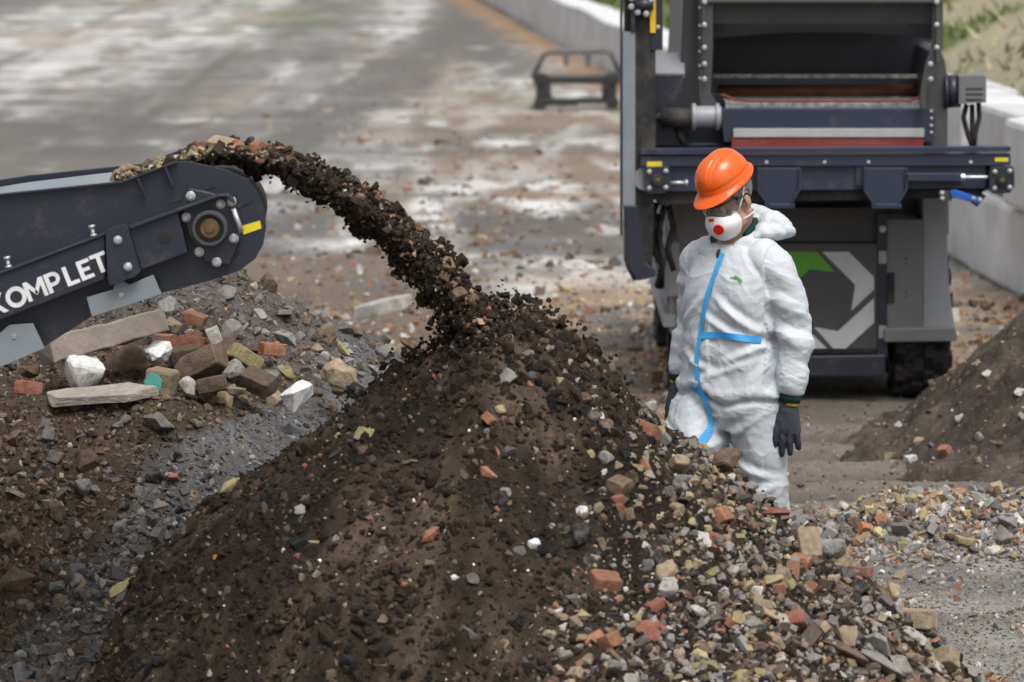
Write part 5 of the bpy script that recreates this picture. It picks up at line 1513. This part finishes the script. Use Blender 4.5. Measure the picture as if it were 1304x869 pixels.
def mat_lens():
    m, nt, b = newmat('clear lens'); L = nt.links.new
    t = N(nt, 'ShaderNodeBsdfTransparent'); t.inputs['Color'].default_value = (.86, .89, .89, 1)
    g = N(nt, 'ShaderNodeBsdfGlossy'); g.inputs['Roughness'].default_value = .04
    f = N(nt, 'ShaderNodeFresnel', i_IOR=1.5); mx = N(nt, 'ShaderNodeMixShader')
    ad = N(nt, 'ShaderNodeMath', operation='ADD'); ad.inputs[1].default_value = .05
    L(f.outputs[0], ad.inputs[0]); L(ad.outputs[0], mx.inputs['Fac']); L(t.outputs[0], mx.inputs[1]); L(g.outputs[0], mx.inputs[2])
    L(mx.outputs[0], nt.nodes['Material Output'].inputs['Surface'])
    return m
M_lens = mat_lens()

PX0 = P(933, 600, 16.0).x
HEADC = Vector((.012, -.055, 1.672))
HM = Matrix.Translation(HEADC) @ Matrix.Rotation(math.radians(-8), 4, 'Z') @ Matrix.Rotation(math.radians(25), 4, 'X') @ Matrix.Rotation(math.radians(-5), 4, 'Y')
def hd(x, y, z): return HM @ Vector((x, y, z))
HR = HM.to_3x3()

# joints, in the worker's own frame (facing -y, x to his left)
J = dict(shL=(.162, .010, 1.445), elL=(.240, .050, 1.175), wrL=(.247, .016, .945), shR=(-.150, .010, 1.445), elR=(-.232, .075, 1.17), wrR=(-.252, .020, .985),
         hipL=(.100, .01, .92), knL=(.112, .060, .50), anL=(.105, .25, .13), hipR=(-.100, -.01, .92), knR=(-.115, -.215, .52), anR=(-.105, -.23, .10))
J = {k: Vector(v) for k, v in J.items()}

def chain(b, pts, rad, n=7, seg=22):
    """Smooth tapering limb through the points."""
    pts = [Vector(p) for p in pts]; P2 = []; R2 = []
    m = len(pts)
    for i in range(m - 1):
        p0 = pts[max(0, i - 1)]; p1 = pts[i]; p2 = pts[i + 1]; p3 = pts[min(m - 1, i + 2)]
        for k in range(n):
            t = k / n
            v = .5 * ((2 * p1) + (p2 - p0) * t + (2 * p0 - 5 * p1 + 4 * p2 - p3) * t * t + (-p0 + 3 * p1 - 3 * p2 + p3) * t ** 3)
            P2.append(v); R2.append(rad[i] + (rad[i + 1] - rad[i]) * (t * t * (3 - 2 * t)))
    P2.append(pts[-1]); R2.append(rad[-1])
    a = (P2[0] - P2[1]).normalized(); e = (P2[-1] - P2[-2]).normalized()
    r0, r1 = R2[0], R2[-1]
    P2 = [P2[0] + a * r0 * .5, P2[0] + a * r0 * .3] + P2 + [P2[-1] + e * r1 * .3, P2[-1] + e * r1 * .5]
    R2 = [r0 * .5, r0 * .85] + R2 + [r1 * .85, r1 * .5]
    b.tube(P2, R2, seg)

def torso(b, rows, seg=36):
    vs = []; fs = []
    for z, rx, ry, cx, cy in rows:
        for k in range(seg):
            a = 2 * PI * k / seg
            c, s = math.cos(a), math.sin(a)
            vs.append(Vector((cx + rx * math.copysign(abs(c) ** .85, c), cy + ry * math.copysign(abs(s) ** .9, s), z)))
    for i in range(len(rows) - 1):
        for k in range(seg):
            k2 = (k + 1) % seg
            fs.append((i * seg + k, i * seg + k2, (i + 1) * seg + k2, (i + 1) * seg + k))
    fs += [tuple(range(seg - 1, -1, -1)), tuple((len(rows) - 1) * seg + k for k in range(seg))]
    b.faces(vs, fs, True)

def build_person():
    # --- body: one continuous figure with a face
    b = MB()
    torso(b, [(.86, .13, .10, 0, 0), (.95, .15, .11, 0, 0), (1.10, .135, .10, 0, -.01), (1.30, .15, .105, 0, 0), (1.42, .15, .10, 0, .005), (1.48, .09, .075, 0, 0), (1.51, .06, .06, 0, -.005)])
    for s in 'LR':
        chain(b, [J['sh' + s] * .96 + Vector((0, 0, .0)), J['el' + s], J['wr' + s]], [.052, .042, .028])
        chain(b, [J['hip' + s], J['kn' + s], J['an' + s]], [.080, .056, .040])
    chain(b, [(0, .01, 1.46), (0, -.005, 1.53), hd(0, .025, -.06)], [.068, .060, .060])
    rq = HR
    b.blob(hd(0, .014, .035), (.077, .096, .088), rq); b.blob(hd(0, -.026, -.045), (.061, .074, .082), rq)
    b.blob(hd(0, -.066, -.098), (.036, .030, .024), rq); b.blob(hd(0, -.078, .024), (.052, .018, .013), rq)
    for s in (-1, 1):
        b.blob(hd(.036 * s, -.070, -.032), (.026, .022, .024), rq)
        b.blob(hd(.079 * s, .016, -.010), (.009, .021, .034), rq @ Matrix.Rotation(s * .35, 3, 'Z'))
        b.blob(hd(.076 * s, .008, -.034), (.008, .012, .014), rq)
        b.blob(hd(.045 * s, -.02, -.075), (.022, .045, .03), rq)
    b.tube([hd(0, -.092, .014), hd(0, -.106, -.012), hd(0, -.116, -.034), hd(0, -.100, -.044)], [.008, .010, .014, .010], 12)
    b.blob(hd(0, -.096, -.066), (.024, .010, .006), rq); b.blob(hd(0, -.094, -.076), (.021, .010, .007), rq)
    me = remesh(b, .0055, 3, 'person')
    body = link('person', me, None, M_skin)
    body.location = (PX0, 16.0, 0); body.rotation_euler = (0, 0, math.radians(-37))
    tag(body, 'man in white hooded coverall, orange helmet and dust mask walking past the soil heap', 'person')
    def sub(name, me, mats, parent=None, label=None):
        o = bpy.data.objects.new(name, me); COL.objects.link(o)
        for m in (mats if isinstance(mats, (list, tuple)) else [mats]): me.materials.append(m)
        o.parent = parent or body
        if label: o['label'] = label
        return o
    # --- coverall
    b = MB()
    torso(b, [(.80, .14, .12, 0, .0), (.86, .178, .148, 0, 0), (.93, .192, .158, 0, 0), (.955, .194, .162, 0, -.005), (1.00, .192, .159, 0, -.008), (1.08, .186, .154, 0, -.014), (1.16, .181, .150, 0, -.014), (1.20, .184, .152, 0, -.012),
              (1.30, .192, .150, 0, -.004), (1.38, .190, .142, 0, .002), (1.44, .170, .122, 0, .008), (1.485, .128, .102, 0, .008), (1.50, .10, .085, 0, .004)])
    for s, sg in (('L', 1), ('R', -1)):
        chain(b, [J['sh' + s] + Vector((-.05 * sg, 0, .012)), J['sh' + s] + Vector((.012 * sg, .0, -.03)), (J['sh' + s] + J['el' + s]) / 2 + Vector((.014 * sg, 0, 0)), J['el' + s], (J['el' + s] * .45 + J['wr' + s] * .55) + Vector((.006 * sg, 0, 0)), J['wr' + s] + Vector((0, 0, .018))], [.080, .080, .070, .067, .062, .050], 6, 26)
        chain(b, [J['hip' + s] + Vector((0, 0, .03)), J['hip' + s] * .62 + J['kn' + s] * .38, J['kn' + s], J['kn' + s] * .45 + J['an' + s] * .55, J['an' + s] + Vector((0, 0, .02))], [.116, .110, .088, .080, .066] if s == 'L' else [.118, .126, .104, .086, .068], 7, 28)
    me = remesh(b, .0044, 22, 'coverall')
    co = getco(me).astype(float); no = getno(me).astype(float)
    def ridge(n): return 1 - np.abs(2 * n - 1)
    # where cloth bunches: elbows, waist, crotch, knees, armpits, cuffs
    bunch = np.zeros(len(co))
    for c, r, a in ((J['elL'], .16, 1.0), (J['elR'], .16, 1.0), (J['wrL'] + Vector((0, 0, .07)), .11, .8), (J['wrR'] + Vector((0, 0, .07)), .11, .8), (Vector((0, -.1, .84)), .16, 1.0), (J['knR'], .2, .7), (J['knL'], .22, .8), (Vector((0, -.05, 1.12)), .2, .55), (Vector((.15, 0, 1.36)), .12, .8), (Vector((-.15, 0, 1.36)), .12, .6)):
        bunch = np.maximum(bunch, a * np.exp(-np.sum((co - np.array(c)) ** 2, 1) / r ** 2))
    def crumple(p, f, seed, n=6):
        """Flat facets meeting in sharp creases, like stiff papery cloth."""
        r = np.random.default_rng(seed); q = p.copy(); out = 0; tot = 0
        for i in range(n):
            m = r.normal(0, 1, 3); m /= np.linalg.norm(m); k = r.normal(0, 1, 3); k /= np.linalg.norm(k)
            fr = f * r.uniform(.6, 1.5); t = q @ m * fr + r.random()
            tri = np.abs((t % 1) - .5) * 2
            w = r.uniform(.5, 1); out = out + w * tri; tot += w
            q = q + k[None] * ((tri - .5) * .42 / fr)[:, None]
        return out / tot - .5
    arm = sstep(.15, .21, np.abs(co[:, 0])) * (co[:, 2] > .9)
    sh = co.copy(); sh[:, 2] += .5 * sh[:, 0] * np.sign(co[:, 0]) * (1 - arm)
    tq = np.stack([(sh[:, 0] * np.sign(co[:, 0]) * .62 + sh[:, 2] * .78) * .50, sh[:, 1] * .8, (sh[:, 0] * np.sign(co[:, 0]) * -.78 + sh[:, 2] * .62) * 1.15], 1)
    tq[:, 0] += .4 * np.sign(co[:, 0])
    aq = np.stack([(co[:, 0] * .5 + co[:, 2] * .85) * 1.15, co[:, 1] * .8 + .4 * co[:, 2], (co[:, 0] * .85 - co[:, 2] * .5) * .6], 1)
    leg = sstep(.90, .72, co[:, 2])
    lq = np.stack([co[:, 0] * 1.0 + .3 * co[:, 2], co[:, 1] * .9, co[:, 2] * .95 - .35 * co[:, 0]], 1)
    qb = sh * np.array([1, 1, 1.2])[None]
    thin = ridge(fbm3(qb * 5.5 + 3, 2, 7, .3)) ** 12 + .7 * ridge(fbm3(qb * 11 + 9, 2, 27, .3)) ** 10
    def folds(q): return (.016 + .018 * bunch) * crumple(q, 4.6, 3, 4) + (.011 + .022 * bunch) * crumple(q, 9.5, 15, 4)
    fa, ft, fl = folds(aq), folds(tq), folds(lq)
    dsp = np.where(arm > .5, fa, ft * (1 - leg) + fl * leg) + (.0012 + .007 * bunch) * crumple(qb, 17, 8, 5) + .0006 * crumple(qb, 34, 18, 5) + .0028 * (thin - .1)
    # seam under the blouson of the jacket, gathered waist
    body_m = (np.abs(co[:, 0]) < .22) & (co[:, 2] > .7)
    zz = co[:, 2] + .02 * np.sin(co[:, 0] * 14) + .012 * np.sin(co[:, 0] * 33)
    dsp += body_m * (-.012 * np.exp(-((zz - .928) / .012) ** 2) + .006 * np.exp(-((zz - .962) / .022) ** 2) - .003 * np.exp(-((zz - 1.16) / .02) ** 2))
    # deep folds running from the armpits and the waist
    for (cx, cz, ang, ln, a) in ((.10, 1.24, -.7, .10, .012), (.06, 1.19, -.5, .10, .010), (.13, 1.10, .5, .09, .010), (.05, 1.03, .35, .10, .008), (-.10, 1.25, .8, .09, .010), (-.06, 1.06, -.4, .08, .008), (.08, .80, .6, .10, .010), (-.12, .76, -.5, .12, .012), (.10, .66, -.35, .10, .010), (.12, .56, .4, .08, .010)):
        u = (co[:, 0] - cx) * math.cos(ang) + (co[:, 2] - cz) * math.sin(ang); v = -(co[:, 0] - cx) * math.sin(ang) + (co[:, 2] - cz) * math.cos(ang)
        dsp += (no[:, 1] < .3) * a * np.exp(-(u / ln) ** 2) * (np.exp(-(v / .014) ** 2) - .8 * np.exp(-((v - .026) / .016) ** 2))
    setco(me, co + no * dsp[:, None])
    suit = sub('coverall', me, M_suit)
    dg = bpy.context.evaluated_depsgraph_get()
    bvh = BVHTree.FromPolygons([v.co[:] for v in me.vertices], [p.vertices[:] for p in me.polygons])
    def ribbon(name, rays, m, off=.003, parent=suit, thick=.0006):
        """rays: list of (origin_a, origin_b, direction) for the two edges."""
        mb = MB(); A = []; B = []
        for oa, ob, dv in rays:
            ha = bvh.ray_cast(oa, dv); hb = bvh.ray_cast(ob, dv)
            if ha[0] is None or hb[0] is None: continue
            A.append(ha[0] - dv * off); B.append(hb[0] - dv * off)
        for _ in range(14):      # stiff tape bridges the small creases
            for Q in (A, B):
                if len(Q) > 6:
                    Q[1:-1] = [(Q[i - 1] + Q[i] * 2 + Q[i + 1]) / 4 for i in range(1, len(Q) - 1)]
        vs = A + B; n = len(A)
        mb.faces(vs, [(i, i + 1, n + i + 1, n + i) for i in range(n - 1)], False)
        o = sub(name, mb.mesh(name), m, parent)
        o.modifiers.new('thick', 'SOLIDIFY').thickness = thick
        return o
    def front_path(pts, w, name, m, n=40, off=.006):
        pts = [Vector((x, 0, z)) for x, z in pts]; seg = [(pts[i + 1] - pts[i]).length for i in range(len(pts) - 1)]; tot = sum(seg); rays = []
        for k in range(n + 1):
            t = tot * k / n; i = 0
            while i < len(seg) - 1 and t > seg[i]: t -= seg[i]; i += 1
            p = pts[i].lerp(pts[i + 1], min(1, t / seg[i])); tg = (pts[i + 1] - pts[i]).normalized(); sd = Vector((tg.z, 0, -tg.x))
            o = p + Vector((0, -1.0, 0))
            rays.append((o + sd * w / 2, o - sd * w / 2, Vector((0, 1, 0))))
        return ribbon(name, rays, m, off)
    front_path([(.022, 1.475), (.012, 1.42), (-.004, 1.36), (-.030, 1.26), (-.046, 1.16), (-.047, 1.06), (-.036, .97), (-.010, .89), (.004, .83), (-.014, .77), (-.030, .71)], .022, 'zip_tape', M_tape, 90)
    front_path([(-.082, .968), (-.042, .945), (-.004, .930)], .014, 'tape_cross', M_tape, 10, .006)
    rays = []
    for k in range(46):
        a = math.radians(-106 + 84 * k / 45); z = 1.162 + .010 * math.sin(k * .09)
        dv = -Vector((math.cos(a), math.sin(a), 0)); o = Vector((0, 0, z)) - dv * 1.0
        h = .0125
        hit0 = bvh.ray_cast(o, dv)[0]
        if hit0 is None or abs(hit0.x) > .185: continue
        rays.append((o + Vector((0, 0, h)), o - Vector((0, 0, h)), dv))
    ribbon('waist_tape', rays, M_tape, .006)
    front_path([(.078, 1.389), (.090, 1.392), (.096, 1.386)], .004, 'chest_emblem', M_green, 8)
    front_path([(.090, 1.394), (.104, 1.391), (.122, 1.377)], .007, 'chest_emblem', M_green, 8)
    front_path([(.070, 1.374), (.095, 1.368), (.122, 1.373)], .0015, 'chest_emblem', M_flap, 8)
    for q in ((.165, .93),):
        front_path([(q[0], q[1] - .35), (q[0] + .008, q[1] - .35)], .008, 'stain', M_dark, 2)
    # --- hood lying folded round the neck
    b = MB()
    for s in (1, -1):
        chain(b, [(.098 * s, -.01, 1.530), (.108 * s, .035, 1.560), (.085 * s, .100, 1.585), (0, .128, 1.590)], [.012, .022, .040, .048], 6, 18)
    b.blob((.070, .125, 1.575), (.115, .070, .050), Matrix.Rotation(.25, 3, 'Y')); b.blob((-.03, .13, 1.57), (.10, .065, .045)); b.blob((.10, .075, 1.545), (.075, .075, .035))
    hm = remesh(b, .0048, 5, 'hood'); c = getco(hm).astype(float); n = getno(hm).astype(float)
    d = (.03 * crumple(c, 8, 21, 5) + .012 * crumple(c, 17, 22, 5)) * (.25 + .75 * sstep(-.04, .06, c[:, 1]))
    setco(hm, c + n * d[:, None]); sub('hood', hm, M_suit, suit)
    # standing collar, open in a small V at the throat
    nu_, nv_ = 72, 12; vs = []
    for i in range(nu_ + 1):
        a = math.radians(-90 + 4 + 352 * i / nu_); k = (math.sin(a) + 1) / 2      # 0 at the throat, 1 at the nape
        for j in range(nv_ + 1):
            t = j / nv_; f = math.exp(-((k) / .10) ** 2)
            zb = 1.425 + .105 * k ** .8; zt = 1.487 + .10 * k ** .55 - .012 * f
            rx = (.128 + .0 * k) * (1 - t) + .088 * t; ry = .126 * (1 - t) + .100 * t
            bul = .010 * math.sin(PI * t)
            vs.append((math.cos(a) * (rx + bul), math.sin(a) * (ry + bul) + .004, zb + (zt - zb) * t))
    vs = np.array(vs); cr = .024 * crumple(vs, 9, 31, 5) + .010 * crumple(vs, 20, 32, 5)
    rd = vs * np.array([1, 1, 0.]); rd /= np.linalg.norm(rd, axis=1, keepdims=True); vs = vs + rd * cr[:, None] + np.array([0, 0, .6])[None] * cr[:, None]
    mb = MB(); mb.faces([tuple(v) for v in vs], [(i * (nv_ + 1) + j, (i + 1) * (nv_ + 1) + j, (i + 1) * (nv_ + 1) + j + 1, i * (nv_ + 1) + j + 1) for i in range(nu_) for j in range(nv_)], True)
    o = sub('collar', mb.mesh('collar'), M_suit, suit); o.modifiers.new('thick', 'SOLIDIFY').thickness = .004
    b = MB(); pts = [(.072, -.030, 1.535), (.078, .0, 1.56), (.06, .06, 1.585), (0, .08, 1.59), (-.06, .06, 1.585), (-.078, 0, 1.56), (-.072, -.030, 1.535)]
    b.tube(pts, .014, 12); sub('shirt_collar', b.mesh('shirt_collar'), M_cuff)
    b = MB(); b.blob((.0, -.098, 1.462), (.012, .014, .026)); sub('undershirt', b.mesh('undershirt'), M_dark)
    # --- helmet
    mb = MB(); U, V = 96, 34; vs = []; fs = []
    HX = HM @ Matrix.Translation((0, .012, .076)) @ Matrix.Rotation(math.radians(6), 4, 'X') @ Matrix.Scale(.83, 4)
    for j in range(V + 1):
        v = j / V; e = min(1.0, v / .88) * PI / 2; lip = max(0, (v - .88) / .12)
        for i in range(U):
            a = 2 * PI * i / U; s, c = math.sin(a), math.cos(a)     # c = +1 at the back (+y)
            r = math.sin(e) ** .88
            x = .116 * r * s; y = .143 * r * c; z = .130 * math.cos(e) ** .90 if e < PI / 2 - 1e-6 else 0.0
            # raised crest along the crown
            if z > .02:
                w = abs(x); cr = .0065 * (1 - float(sstep(.022, .032, np.array(w)))) * float(sstep(.03, .07, np.array(z)))
                z += cr; 
                gv = -.0035 * math.exp(-((w - .050) / .006) ** 2) * float(sstep(.04, .08, np.array(z))); z += gv
            if .74 < v < .88 and c < .6: gq = .0035 * math.exp(-((v - .80) / .025) ** 2); x -= gq * s; y -= gq * c
            if lip > 0:
                front = max(0.0, -c) ** 2.2
                out = lip * (.013 + .046 * front + .012 * max(0.0, c) ** 6)
                x += out * s * .75; y += out * c; z -= lip * (.010 + .012 * front) + .010 * lip * abs(s)
                if lip > .8: z -= .003
            vs.append(HX @ Vector((x, y, z)))
    for j in range(V):
        for i in range(U):
            i2 = (i + 1) % U; fs.append((j * U + i, (j + 1) * U + i, (j + 1) * U + i2, j * U + i2))
    mb.faces(vs, fs, True)
    hat = sub('helmet', mb.mesh('helmet'), M_hat)
    s = hat.modifiers.new('thick', 'SOLIDIFY'); s.thickness = .0035; s.offset = -1
    s = hat.modifiers.new('soft', 'SUBSURF'); s.levels = 1; s.render_levels = 1
    mb = MB()
    ring = [HX @ Vector((.104 * math.sin(a), .130 * math.cos(a), -.004)) for a in [2 * PI * k / 40 for k in range(41)]]
    mb.tube(ring, .010, 8); mb.blob(HX @ Vector((0, .132, -.030)), (.03, .014, .018)); sub('head_band', mb.mesh('head_band'), M_dark, hat)
    # --- hair at the sides and back
    mb = MB(); vs = []; fs = []; R1, S1 = 26, 52; keep = {}
    for i in range(R1 + 1):
        for k in range(S1):
            th = PI * i / R1; a = 2 * PI * k / S1
            vs.append((math.sin(th) * math.cos(a) * .0815, .017 + math.sin(th) * math.sin(a) * .100, .034 + math.cos(th) * .090))
    for i in range(R1):
        for k in range(S1):
            q = [i * S1 + k, (i + 1) * S1 + k, (i + 1) * S1 + (k + 1) % S1, i * S1 + (k + 1) % S1]
            c = np.mean([vs[t] for t in q], 0)
            if c[1] > -.035 + .25 * max(0, .03 - c[2]) and c[2] > -.045 and not (abs(c[1] - .016) < .028 and c[2] < .024): fs.append(q)
    mb.faces([hd(*v) for v in vs], fs, True)
    bmesh.ops.delete(mb.bm, geom=[v for v in mb.bm.verts if not v.link_faces], context='VERTS')
    o = sub('hair', mb.mesh('hair'), M_hair); o.modifiers.new('thick', 'SOLIDIFY').thickness = .005
    # --- eyes
    for sg in (-1, 1):
        mb = MB(); mb.blob(hd(.031 * sg, -.083, .001), .0125, None, 16, 10); mb.mi = 1; mb.blob(hd(.031 * sg, -.0895, -.002), (.0065, .0065, .0065), None, 12, 8)
        sub('eye', mb.mesh('eye'), [M_eye, M_iris])
    # --- glasses
    mb = MB(); A = []; n = 30
    for k in range(n + 1):
        a = math.radians(-82 + 164 * k / n); x = .077 * math.sin(a); y = -.012 - .108 * math.cos(a) ** .8 if math.cos(a) > 0 else -.012
        A.append((x, y, a))
    vs = []
    for x, y, a in A:
        dip = .010 * math.exp(-(x / .012) ** 2)
        vs += [hd(x, y, .024), hd(x, y + .004, -.026 + dip + .010 * abs(x / .077) ** 3)]
    mb.faces(vs, [(2 * i, 2 * i + 1, 2 * i + 3, 2 * i + 2) for i in range(n)], True)
    gl = sub('safety_glasses', mb.mesh('safety_glasses'), M_lens)
    mb = MB(); mb.tube([hd(x, y - .001, .025) for x, y, a in A], .0028, 8); sub('brow_bar', mb.mesh('brow_bar'), M_dark, gl)
    for sg in (-1, 1):
        mb = MB(); mb.tube([hd(.077 * sg, -.035, .020), hd(.081 * sg, -.01, .016), hd(.083 * sg, .018, .014), hd(.081 * sg, .036, -.006)], [.0065, .006, .005, .004], 8); sub('temple_arm', mb.mesh('temple_arm'), M_dark, gl)
    # --- mask
    mb = MB(); vs = []; fs = []; nu, nv = 36, 22
    def mk(u, v):
        a = math.radians(-98 + 196 * u); el = math.radians(-82 + 160 * v)
        top = max(0, math.sin(el)); bot = max(0, -math.sin(el))
        wx = .074 * (1 - .42 * top ** 1.5 - .36 * bot ** 1.3)
        x = wx * math.sin(a) * math.cos(el) ** .7; y = -.056 - (.078 - .006 * top) * max(0, math.cos(a)) ** .75 * math.cos(el) ** .75 + .012 * (1 - math.cos(a)); z = -.061 + .074 * math.sin(el) + .004 * math.cos(a)
        return (x, y, z)
    for j in range(nv + 1):
        for i in range(nu + 1): vs.append(hd(*mk(i / nu, j / nv)))
    for j in range(nv):
        for i in range(nu): fs.append((j * (nu + 1) + i, j * (nu + 1) + i + 1, (j + 1) * (nu + 1) + i + 1, (j + 1) * (nu + 1) + i))
    mb.faces(vs, fs, True); mask = sub('dust_mask', mb.mesh('dust_mask'), M_mask); mask.modifiers.new('thick', 'SOLIDIFY').thickness = .003
    def on_mask(u, v):
        p = Vector(mk(u, v)); du = Vector(mk(u + .02, v)) - p; dv = Vector(mk(u, v + .02)) - p; n_ = du.cross(dv).normalized()
        if n_.y > 0: n_ = -n_
        return p, n_
    mb = MB(); p, n_ = on_mask(.615, .50); q = [p + n_ * t for t in (-.006, .0025, .0040)]
    mb.tube([HM @ v for v in q], [.0205, .0205, .0185], 28); sub('valve', mb.mesh('valve'), M_valve, mask)
    mb = MB(); A = []; B = []
    for k in range(7):
        pa, na = on_mask(.47 + .020 * k, .715); pb, nb_ = on_mask(.47 + .020 * k, .665); A.append(HM @ (pa + na * .0025)); B.append(HM @ (pb + nb_ * .0025))
    mb.faces(A + B, [(i, i + 1, 8 + i, 7 + i) for i in range(6)]); sub('red_print', mb.mesh('red_print'), M_valve, mask)
    for sg in (-1, 1):
        mb = MB(); mb.tube([hd(.060 * sg, -.052, -.046), hd(.076 * sg, -.020, -.008), hd(.0855 * sg, .000, .024), hd(.088 * sg, .020, .055), hd(.085 * sg, .045, .075)], .0036, 8, flat=(1.2, .6)); sub('strap', mb.mesh('strap'), M_strap, mask)
        mb = MB(); mb.tube([hd(.058 * sg, -.045, -.070), hd(.070 * sg, .0, -.072), hd(.062 * sg, .05, -.075), hd(0, .082, -.075)], .0030, 8); sub('strap', mb.mesh('strap'), M_strap, mask)
    # --- gloves
    for s, sg in (('L', 1), ('R', -1)):
        w0 = J['wr' + s]
        n_ = Vector((.42 * sg, -.90, 0)).normalized() if sg > 0 else Vector((-.75, -.65, 0)).normalized()
        dn = Vector((-.03, -.10, -1)).normalized() if sg > 0 else Vector((-.30, -.12, -1)).normalized(); n_ = (n_ - dn * n_.dot(dn)).normalized()
        tv = Vector((-sg, 0, 0)); tv = (tv - dn * tv.dot(dn) - n_ * tv.dot(n_)).normalized()
        def H(t, nn, z): return w0 + tv * (t * (1.16 if z > .045 else 1)) + n_ * (nn * 1.1) + dn * (z * 1.05)
        mb = MB(); seg = 20; vs = []; fs = []
        prof = [(.030, .034, .026, 0), (.050, .033, .025, 0), (.075, .036, .024, 0), (.100, .043, .022, 0), (.125, .046, .020, -.001), (.142, .044, .016, -.002)]
        for z, rx, ry, nn in prof:
            for k in range(seg):
                a = 2 * PI * k / seg; vs.append(H(rx * math.cos(a), nn + ry * math.sin(a), z))
        for i in range(len(prof) - 1):
            for k in range(seg): fs.append((i * seg + k, i * seg + (k + 1) % seg, (i + 1) * seg + (k + 1) % seg, (i + 1) * seg + k))
        fs += [tuple(range(seg)), tuple((len(prof) - 1) * seg + k for k in range(seg - 1, -1, -1))]
        mb.faces(vs, fs, True)
        for t, ln, z0, sp in ((.033, .074, .132, .006), (.0112, .084, .136, .002), (-.0108, .078, .135, -.002), (-.032, .062, .128, -.007)):
            pts = [H(t * .9, 0, z0 - .035), H(t, .002, z0), H(t + sp * .45, -.003, z0 + ln * .42), H(t + sp * .8, -.013, z0 + ln * .74), H(t + sp, -.027, z0 + ln)]
            chain(mb, pts, [.0142, .0138, .0130, .0124, .0110], 4, 12)
        chain(mb, [H(.020, -.004, .060), H(.044, -.010, .088), H(.056, -.016, .118), H(.056, -.024, .148)], [.015, .0145, .0125, .0105], 4, 12)
        gm = remesh(mb, .0028, 3, 'glove'); c = getco(gm).astype(float); nn = getno(gm).astype(float)
        setco(gm, c + nn * ((fbm3(c * 60, 2, 61) - .5) * .0045)[:, None])
        g = sub('glove', gm, M_glove)
        mb = MB(); mb.tube([H(0, 0, .026), H(0, 0, .040)], [.0365, .0365], 24, flat=(1, .78)); sub('cuff_edge', mb.mesh('cuff_edge'), M_ylw, g)
        mb = MB(); mb.tube([H(0, 0, -.03), H(0, 0, -.005), H(0, 0, .012), H(0, 0, .028)], [.040, .046, .045, .041], 24, flat=(1, .82)); sub('sleeve_cuff', mb.mesh('sleeve_cuff'), M_cuff, suit)
    # --- boots
    for s in 'LR':
        a = J['an' + s]; mb = MB(); up = .0 if s == 'R' else .035
        chain(mb, [a + Vector((0, 0, .10)), a + Vector((0, .0, 0))], [.060, .055], 4, 16)
        z = .047
        chain(mb, [Vector((a.x, a.y + .04, z + up)), Vector((a.x, a.y - .06, z + up * .4)), Vector((a.x, a.y - .17, z - .004))], [.045, .047, .042], 5, 16)
        bm_ = remesh(mb, .007, 4, 'boot'); c = getco(bm_); c[:, 2] = np.maximum(c[:, 2], .004 + (.0 if s == 'R' else 0)); setco(bm_, c); sub('boot', bm_, M_boot)
build_person()
# ------------------------------------------------------------------ camera, light, look
cam = bpy.data.cameras.new('camera'); co_ = bpy.data.objects.new('camera', cam); COL.objects.link(co_)
co_.location = (0, 0, CAMH); co_.rotation_euler = (PI / 2 - PITCH, 0, 0)
cam.sensor_width = 36; cam.lens = 150; cam.clip_end = 3000; cam.clip_start = .1
cam.dof.use_dof = True; cam.dof.focus_distance = 15.9; cam.dof.aperture_fstop = 4.4
SC.camera = co_
SUN_EL, SUN_AZ = math.radians(60), math.radians(158)      # azimuth measured clockwise from +Y
w = bpy.data.worlds.new('World'); SC.world = w; w.use_nodes = True
nt = w.node_tree; bg = nt.nodes['Background']
sky = nt.nodes.new('ShaderNodeTexSky'); sky.sky_type = 'NISHITA'; sky.sun_disc = False
sky.sun_elevation = SUN_EL; sky.sun_rotation = SUN_AZ; sky.air_density = 1.0; sky.dust_density = 6.0; sky.ozone_density = 1.0
hs = nt.nodes.new('ShaderNodeHueSaturation'); hs.inputs['Saturation'].default_value = .28
nt.links.new(sky.outputs['Color'], hs.inputs['Color']); nt.links.new(hs.outputs['Color'], bg.inputs['Color'])
bg.inputs['Strength'].default_value = .145
sd = bpy.data.lights.new('sun', 'SUN'); sd.energy = 1.2; sd.angle = math.radians(28); sd.color = (1, .985, .965)
so = bpy.data.objects.new('sun', sd); COL.objects.link(so)
dv = Vector((math.sin(SUN_AZ) * math.cos(SUN_EL), math.cos(SUN_AZ) * math.cos(SUN_EL), math.sin(SUN_EL)))
so.rotation_euler = (-dv).to_track_quat('-Z', 'Y').to_euler(); so.location = (0, -5, 20)
vs_ = SC.view_settings; vs_.view_transform = 'Standard'; vs_.look = 'None'; vs_.exposure = 0.27; vs_.gamma = 1.0; vs_.use_curve_mapping = False
SC.render.engine = 'CYCLES'
SC.cycles.use_denoising = True
